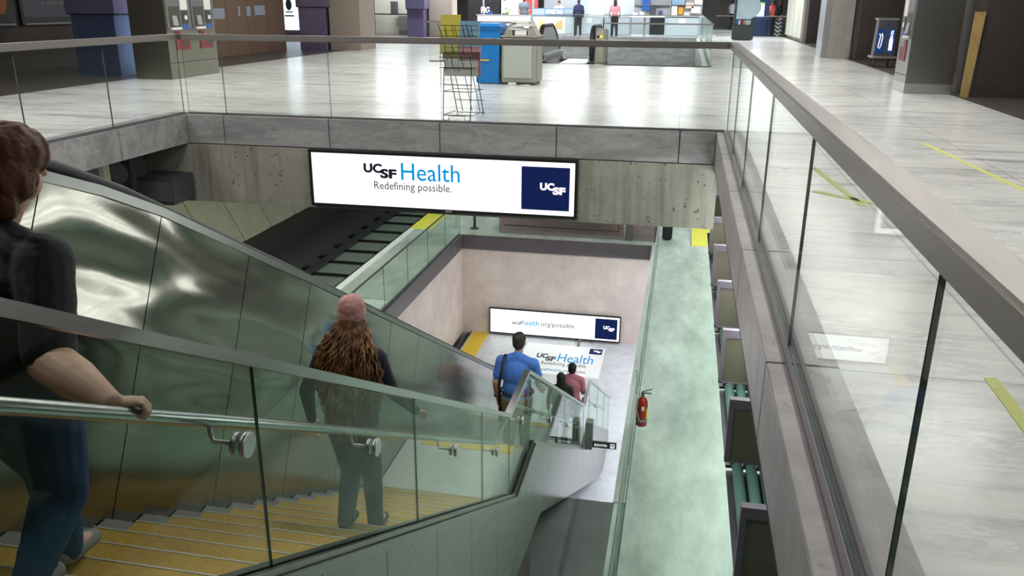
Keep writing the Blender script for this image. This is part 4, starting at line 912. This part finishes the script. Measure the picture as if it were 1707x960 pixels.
def person(label, J, face, head_face=None, skin=SKIN, shirt=None, legs=None, shoe=None, voxel=.011, s=1.0, sleeve='long', hairm=None, hair='short', group=None, gripR=None, gripL=None, armk=1.0, hairk=1.0, belt=None, collar=False, bulk=1.0, skirt=None):
    J = {k: V(p) for k, p in J.items()}
    base = V((J['pelvis'].x, J['pelvis'].y, min(J['anL'].z, J['anR'].z)-.08))
    t = thing('person', base, label, 'person', group)
    Fm = frame_from(face); fx, fy, fz = Fm.col[0].copy(), Fm.col[1].copy(), Fm.col[2].copy()
    Hm = frame_from(head_face or face); hx, hy, hzv = Hm.col[0].copy(), Hm.col[1].copy(), Hm.col[2].copy()
    nk = (J['shL']+J['shR'])/2+V((0, 0, .03)); pel = J['pelvis']; chest = (J['shL']+J['shR'])/2*.66+pel*.34; waist = chest*.42+pel*.58
    axis = (nk-pel).normalized(); tx = (J['shR']-J['shL']).normalized(); ty = axis.cross(tx).normalized(); T = Matrix((tx, ty, axis)).transposed()
    hw = (J['shR']-J['shL']).length/2; b = bulk
    def torso(mb, g):
        mb.ell((J['shL']+J['shR'])/2-axis*.075*s, (hw*.90+g, .085*s*b+g, .085*s+g), T)
        for q in 'LR': mb.cap(nk+axis*.015-(nk-J['sh'+q])*.12, .050*s+g, J['sh'+q]-axis*.035, .050*s*b+g)
        mb.ell(chest, (hw*.90*b+g, .115*s*b+g, .19*s+g), T)
        mb.ell(waist, (hw*.78*b+g, .105*s*b+g, .17*s+g), T)
        mb.ell(pel+axis*.02, (hw*.84*b+g, .118*s*b+g, .13*s+g), T)
    def arm(mb, S_, g, full=True):
        sh, el, wr = J['sh'+S_], J['el'+S_], J['wr'+S_]
        mb.cap(sh-axis*.03, .056*s*b+g, el, .043*s*b*armk+g)
        if full: mb.cap(el, .045*s*b*armk+g, el+(wr-el)*.45, .041*s*b*armk+g); mb.cap(el+(wr-el)*.45, .041*s*b*armk+g, wr, .028*s*armk+g)
        return sh, el, wr
    def leg(mb, S_, g):
        h, k, a = J['hip'+S_], J['kn'+S_], J['an'+S_]
        mb.cap(h, .088*s*b+g, k, .058*s*b+g); mb.cap(k, .058*s*b+g, a, .038*s+g)
    mb = MB(); torso(mb, 0); mb.cap(nk-axis*.04, .056*s, J['head']-hzv*.08*s, .050*s)
    H = J['head']
    mb.ell(H+hzv*.02*s-hy*.01*s, (.074*s, .094*s, .098*s), Hm); mb.ell(H-hzv*.055*s+hy*.025*s, (.056*s, .066*s, .066*s), Hm)
    mb.cap(H+hy*.085*s+hzv*.0*s, .009*s, H+hy*.105*s-hzv*.028*s, .014*s, 8); mb.ell(H+hy*.082*s-hzv*.062*s, (.022*s, .010*s, .009*s), Hm)
    for q in (-1, 1): mb.ell(H+hx*.076*s*q-hzv*.008*s-hy*.005*s, (.010*s, .020*s, .032*s), Hm)
    for S_ in 'LR':
        sh, el, wr = arm(mb, S_, 0); leg(mb, S_, 0)
        g = gripR if S_ == 'R' else gripL; fd = (wr-el).normalized()
        if g: hand(mb, wr, g[0], g[1], g[2], s, 1.0, True)
        else: hand(mb, wr, fd, (fx*(1 if S_ == 'L' else -1)).normalized(), 1 if (fd.cross(fx*(1 if S_ == 'L' else -1))).dot(fy) > 0 else -1, s, .35)
        an, to = J['an'+S_], J['to'+S_]; mb.cap(an, .04*s, to, .03*s)
    remesh('body', mb, voxel, skin, t, 3)
    mb = MB(); torso(mb, .012)
    if shirt:
        for S_ in 'LR':
            sh, el, wr = J['sh'+S_], J['el'+S_], J['wr'+S_]
            if sleeve == 'long': mb.cap(sh-axis*.03, .066*s*b, el, .052*s*b); mb.cap(el, .052*s*b, wr-(wr-el)*.05, .036*s)
            elif sleeve == 'elbow': mb.cap(sh-axis*.03, .072*s*b, sh+(el-sh)*.92, .064*s*b)
            else: mb.cap(sh-axis*.03, .070*s*b, sh+(el-sh)*.72, .060*s*b)
        if collar: mb.cap(nk-axis*.03, .066*s, nk+axis*.035, .060*s)
        remesh('shirt', mb, voxel*1.15, shirt, t, 3, disp=.003*s)
    if legs:
        mb = MB(); mb.ell(pel-axis*.01, (hw*.84*b+.020, .118*s*b+.020, .105*s), T)
        for S_ in 'LR':
            h, k, a = J['hip'+S_], J['kn'+S_], J['an'+S_]; mb.cap(h, .100*s*b, k, .074*s*b); mb.cap(k, .074*s*b, a+V((0, 0, .0)), .062*s)
        remesh('trousers', mb, voxel*1.15, legs, t, 3, disp=.003*s)
    if skirt: 
        mb = MB(); mid = (J['anL']+J['anR'])/2; mb.cap(pel, .16*s, mid+V((0, 0, .03)), .21*s); remesh('skirt', mb, voxel*1.2, skirt, t, 2)
    if belt:
        c = pel+axis*.085; MB().tube([c+tx*(hw*.84*b+.018)*math.cos(a)+ty*(.115*s*b+.020)*math.sin(a) for a in [2*math.pi*k/28 for k in range(28)]], .016, 8, True).build('belt', belt, t)
    for S_ in 'LR':
        an, to = J['an'+S_], J['to'+S_]; mb = MB(); mb.cap(an-V((0, 0, .035*s)), .046*s, to, .036*s); dd = (to-an); mb.cap(an-V((0, 0, .03*s))-dd.normalized()*.035, .042*s, an-V((0, 0, .03*s)), .046*s); remesh('shoe', mb, voxel, shoe or M_black, t, 2)
    for q in (-1, 1): MB().ell(H+hx*.030*s*q+hy*.080*s+hzv*.015*s, (.011*s, .009*s, .008*s), Hm, 10, 8).build('eye', M_black, t)
    if hair and hairm:
        mb = MB()
        if hair == 'short':
            mb.ell(H+hzv*.042*s-hy*.014*s, (.084*s, .100*s, .090*s), Hm); mb.ell(H-hzv*.005*s-hy*.048*s, (.078*s, .062*s, .085*s), Hm)
            remesh('hair', mb, voxel*.9, hairm, t, 2, disp=.004*s)
        elif hair == 'bob':
            mb.ell(H+hzv*.045*s-hy*.010*s, (.106*s, .122*s, .102*s), Hm); mb.ell(H-hzv*.02*s-hy*.030*s, (.108*s, .100*s, .115*s), Hm); mb.ell(H-hzv*.10*s-hy*.055*s, (.080*s, .055*s, .085*s), Hm)
            remesh('hair', mb, voxel*.8, hairm, t, 2, disp=.010*s)
        elif hair == 'long':
            mb.ell(H+hzv*.045*s-hy*.012*s, (.090*s, .106*s, .092*s), Hm); mb.ell(H-hzv*.05*s-hy*.055*s, (.095*s, .065*s, .14*s), Hm); mb.ell(H-hzv*.17*s-hy*.075*s, (.085*s, .045*s, .12*s), Hm)
            remesh('hair', mb, voxel*.9, hairm, t, 2, disp=.008*s)
    return t
def stand(x, y, z, h, face_deg, label, pose='stand', **k):
    """an upright figure of height h; face 0 looks along +Y"""
    s = h/1.70; a = R(face_deg); fy = V((-math.sin(a), math.cos(a), 0)); fx = V((math.cos(a), math.sin(a), 0)); o = V((x, y, z))
    P = lambda r, f_, u: o+fx*r*s+fy*f_*s+V((0, 0, u*s))
    J = dict(head=P(0, .02, 1.575), shL=P(-.185, 0, 1.39), shR=P(.185, 0, 1.39), elL=P(-.235, -.02, 1.10), elR=P(.235, -.02, 1.10), wrL=P(-.235, .08, .88), wrR=P(.235, .08, .88), pelvis=P(0, 0, .92), hipL=P(-.09, 0, .88), hipR=P(.09, 0, .88), knL=P(-.10, .02, .48), knR=P(.10, .02, .48), anL=P(-.11, -.02, .085), anR=P(.11, -.02, .085), toL=P(-.12, .13, .035), toR=P(.12, .13, .035))
    if pose == 'walk': J.update(knL=P(-.09, .12, .49), anL=P(-.10, .20, .085), toL=P(-.11, .35, .035), anR=P(.10, -.20, .10), knR=P(.09, -.04, .48), toR=P(.11, -.06, .035))
    if pose == 'reach': J.update(elR=P(.25, .10, 1.12), wrR=P(.16, .32, 1.08), elL=P(-.25, .10, 1.12), wrL=P(-.16, .32, 1.08))
    for kk, p in k.pop('J', {}).items(): J[kk] = V(p)
    return person(label, J, fy, s=s, **k)

# woman with short auburn hair, nearest, holding the handrail
A = dict(head=(-2.095, 2.30, .845), shL=(-2.40, 2.27, .60), shR=(-1.955, 2.20, .595), elL=(-2.50, 2.20, .28), elR=(-1.875, 2.06, .285), wrL=(-2.50, 2.34, .10), wrR=(-1.565, 1.92, .243), pelvis=(-2.16, 2.20, .08),
         hipL=(-2.26, 2.21, .03), hipR=(-2.05, 2.19, .03), knL=(-2.24, 2.38, -.33), knR=(-2.06, 2.20, -.30), anL=(-2.22, 2.35, -.655), anR=(-2.05, 2.00, -.50), toL=(-2.23, 2.50, -.715), toR=(-2.04, 2.09, -.545))
person('person in a black shirt and jeans with short auburn hair, hand on the near handrail', A, (.12, 1, 0), (.30, 1, -.12), SKIN, mat('black_shirt', (.012, .012, .016), .8), mat('blue_jeans', (.018, .060, .16), .8), mat('grey_shoe', (.22, .21, .23), .7), voxel=.006, s=.97, sleeve='elbow', hairm=mathair('auburn_hair', (.105, .038, .016)), hair='bob', gripR=((.80, .58, -.12), (-.05, -.15, -1), 1), bulk=1.30, armk=1.22)
# woman with long curly hair and pink hat
Wp = dict(head=(-1.80, 4.30, -.395), shL=(-1.975, 4.27, -.585), shR=(-1.640, 4.24, -.585), elL=(-2.09, 4.22, -.86), elR=(-1.595, 4.32, -.85), wrL=(-2.10, 4.28, -1.09), wrR=(-1.52, 4.58, -1.12), pelvis=(-1.82, 4.24, -1.02),
          hipL=(-1.90, 4.24, -1.06), hipR=(-1.75, 4.24, -1.06), knL=(-1.86, 4.28, -1.40), knR=(-1.76, 4.36, -1.42), anL=(-1.85, 4.12, -1.665), anR=(-1.76, 4.38, -1.835), toL=(-1.85, 4.26, -1.715), toR=(-1.75, 4.52, -1.885))
wt = person('person with long curly brown hair and a pink knit hat, walking down the stairs', Wp, (0, 1, 0), (0, 1, -.15), SKIN, mat('navy_jacket', (.012, .013, .032), .8), mat('dark_trousers', (.022, .026, .030), .8), M_black, voxel=.008, s=.84, sleeve='long', hairm=None, hair=None, gripR=((.10, .9, -.35), (.15, -.3, -1), -1), bulk=1.08)
mb = MB(); rnd = random.Random(3); HC = V((-1.80, 4.285, -.375))
for k in range(620):
    a = rnd.uniform(0, 2*math.pi)
    if math.sin(a) > .62: continue
    ca, sa = math.cos(a), math.sin(a); f2 = rnd.uniform(.25, 1)**.7; L = rnd.uniform(.46, .76)*(1-.20*abs(ca)); w0 = rnd.uniform(0, 6); tw = rnd.uniform(30, 46); am = rnd.uniform(.006, .013)
    pts = []; NJ = 26
    for j in range(NJ):
        q = j/(NJ-1); e = math.sin(min(q*1.35, 1)*math.pi/2); k2 = 1-.22*max(0, q-.7)/.3
        pts.append((HC.x+ca*(.066+.140*f2*e)*k2+am*math.sin(w0+q*tw)*min(1, q*6), HC.y+sa*(.066+.05*f2*e)-.095*min(1, q*2.6)+am*math.cos(w0+q*tw)*min(1, q*6), HC.z-.02-L*q))
    mb.tube(pts, [.0068*(1-.55*j/NJ) for j in range(NJ)], 4)
hm = mat('curly_brown', (.12, .055, .022), .5); th = NT(hm); vn = th.noise(th.coord((1, 1, .30)), 30, 2); th.l(th.ramp(vn, [(.30, (.055, .025, .011)), (.50, (.17, .080, .028)), (.68, (.42, .24, .10))]), th.b.inputs['Base Color'])
mb.ell((-1.80, 4.255, -.45), (.074, .070, .13)); mb.ell((-1.80, 4.225, -.62), (.10, .05, .17))
mb.build('hair', hm, wt)
mb = MB(); mb.ell((-1.80, 4.285, -.325), (.080, .088, .078)); mb.lathe([(.078, -.395), (.085, -.38), (.086, -.352), (.079, -.33)], (-1.80, 4.285, 0), 'z', 28)
hat = remesh('knit_hat', mb, .007, speckle('pink_knit', (.40, .19, .185), (.64, .37, .35), 60, .95), wt, 2, disp=.006)
# man in a blue polo with a strap
yb, zb = 9.3, -4.095
Bp = dict(head=(-1.755, 9.32, -2.575), shL=(-1.965, 9.28, -2.80), shR=(-1.565, 9.26, -2.80), elL=(-2.025, 9.24, -3.10), elR=(-1.51, 9.34, -3.09), wrL=(-2.03, 9.33, -3.36), wrR=(-1.52, 9.56, -3.30), pelvis=(-1.77, 9.27, -3.30),
          hipL=(-1.86, 9.27, -3.36), hipR=(-1.68, 9.27, -3.36), knL=(-1.86, 9.32, -3.70), knR=(-1.69, 9.42, -3.74), anL=(-1.87, 9.22, -4.00), anR=(-1.68, 9.42, -4.17), toL=(-1.87, 9.36, -4.05), toR=(-1.67, 9.56, -4.22))
blue = mat('blue_polo', (.075, .21, .68), .8)
bt = person('man in a bright blue polo with a dark shoulder strap on the second flight', Bp, (0, 1, 0), (0, 1, -.1), SKIN, blue, mat('khaki_trousers', (.20, .175, .12), .8), mat('brown_shoe', (.05, .03, .02), .5), voxel=.011, s=1.0, sleeve='short', hairm=mathair('dark_brown_hair', (.028, .022, .018)), hair='short', belt=M_black, collar=True, gripR=((.1, .9, -.3), (.1, -.2, -1), -1), bulk=1.10)
MB().tube([(-2.015+.02, 9.255, -3.30-.08)]+[(-2.005+.02, 9.262, -3.29), (-1.965, 9.12, -3.10), (-1.935, 9.115, -2.92), (-1.92, 9.17, -2.765), (-1.91, 9.26, -2.735), (-1.90, 9.36, -2.78)], .018, 8, flat=.4).build('shoulder_strap', mat('strap_navy', (.012, .014, .035), .6), bt)
MB().lathe([(.034, -.012), (.036, 0), (.034, .012)], (-2.04, 9.32, -3.325), 'z', 16).build('watch', M_black, bt)
o = MB().box(-2.02, -1.90, 9.32, 9.50, -3.72, -3.40, .03).build('shoulder_bag', M_black); tag(o, 'black bag hanging at the hip of the man in blue', 'bag')
# two people on the lower landing
stand(-1.70, 14.50, ZL2, 1.66, 0, 'man in a pink polo with short black hair on the lower landing', skin=SKIN2, shirt=mat('pink_polo', (.74, .23, .33), .8), legs=mat('black_trousers', (.02, .02, .022), .8), voxel=.014, sleeve='short', hairm=mathair('black_hair', (.012, .011, .012)), hair='short', collar=True, bulk=1.08, J=dict(elR=(-1.48, 14.52, -5.70), wrR=(-1.42, 14.74, -5.78)))
stand(-1.86, 14.14, ZL2, 1.60, 12, 'person with long dark hair and a dark jacket beside the man in pink', skin=SKIN2, shirt=mat('dark_jacket', (.022, .02, .024), .8), legs=mat('grey_trousers', (.05, .05, .055), .8), voxel=.014, sleeve='long', hairm=mathair('black_brown_hair', (.022, .014, .011)), hair='long')
# concourse people far behind
V2 = .022
chev = mat('chevron_cloth', (.5, .5, .5), .8); tc = NT(chev)
c_ = tc.n('ShaderNodeTexCoord'); sp = tc.n('ShaderNodeSeparateXYZ'); tc.l(c_.outputs['Object'], sp.inputs[0])
zig = tc.math('PINGPONG', sp.outputs[0], .11); ph = tc.math('FRACT', tc.math('DIVIDE', tc.math('ADD', sp.outputs[2], tc.math('MULTIPLY', zig, .9)), .17)); tc.l(tc.mix(tc.math('LESS_THAN', ph, .5), (.62, .62, .60), (.02, .02, .025)), tc.b.inputs['Base Color'])
stand(4.10, 41.95, 0, 1.60, 70, 'person in a black top and a long black and white chevron skirt', skin=SKIN3, shirt=mat('black_top', (.012, .012, .012), .8), skirt=chev, voxel=V2, hairm=MATS['black_hair'], hair='long')
stand(3.74, 41.70, 0, 1.60, 60, 'person in a red and white top beside the chevron skirt', skin=SKIN3, shirt=mat('red_white_top', (.62, .12, .09), .8), legs=mat('navy_trousers', (.02, .03, .07), .8), voxel=V2, sleeve='short', hairm=MATS['black_hair'])
stand(2.45, 52.2, 0, 1.62, -50, 'person in a pale blue shirt and dark trousers beside the information pillar', 'walk', skin=SKIN, shirt=mat('pale_shirt', (.60, .66, .74), .8), legs=MATS['black_trousers'], voxel=V2, sleeve='short', hairm=MATS['black_hair'])
stand(-.02, 50, 0, 1.60, 180, 'person in dark clothes walking far down the concourse past the newsstand', 'walk', skin=SKIN2, shirt=mat('dark_shirt', (.03, .03, .04), .8), legs=MATS['black_trousers'], voxel=V2, hairm=MATS['black_hair'])
stand(-3.15, 38.45, 0, 1.58, 10, 'person in a pink top with black hair at the newsstand counter', skin=SKIN2, shirt=mat('pink_top', (.70, .26, .30), .8), legs=MATS['black_trousers'], voxel=V2, sleeve='short', hairm=MATS['black_hair'], hair='long')
stand(-4.75, 38.5, 0, 1.55, 15, 'person in a navy coat and cap in front of the newsstand', skin=SKIN2, shirt=mat('navy_coat', (.02, .025, .07), .8), legs=MATS['black_trousers'], voxel=V2, hairm=mathair('navy_cap', (.02, .022, .05)))
stand(-7.45, 39.9, 0, 1.66, 5, 'person in a grey shirt at the snack stall seen from behind', skin=SKIN, shirt=mat('grey_shirt', (.13, .15, .18), .8), legs=MATS['black_trousers'], voxel=V2, sleeve='short', hairm=mathair('brown_hair', (.06, .03, .02)), bulk=1.15)
stand(-8.3, 39.6, 0, 1.66, -60, 'person in a white shirt serving at the snack stall', 'reach', skin=SKIN, shirt=mat('white_shirt', (.72, .75, .80), .8), legs=MATS['black_trousers'], voxel=V2, sleeve='short', hairm=mathair('grey_brown_hair', (.12, .08, .05)))
stand(-6.0, 41.1, 0, 1.50, 180, 'person in a pale top behind the striped newsstand sign', skin=SKIN2, shirt=mat('pale_top', (.75, .62, .58), .8), legs=MATS['black_trousers'], voxel=V2, sleeve='short', hairm=MATS['black_hair'])
stand(-11.3, 36.9, 0, 1.60, 100, 'person in a yellow top behind the glass shop front', skin=SKIN2, shirt=mat('yellow_top', (.72, .62, .30), .8), legs=MATS['black_trousers'], voxel=V2, sleeve='short', hairm=MATS['black_hair'])
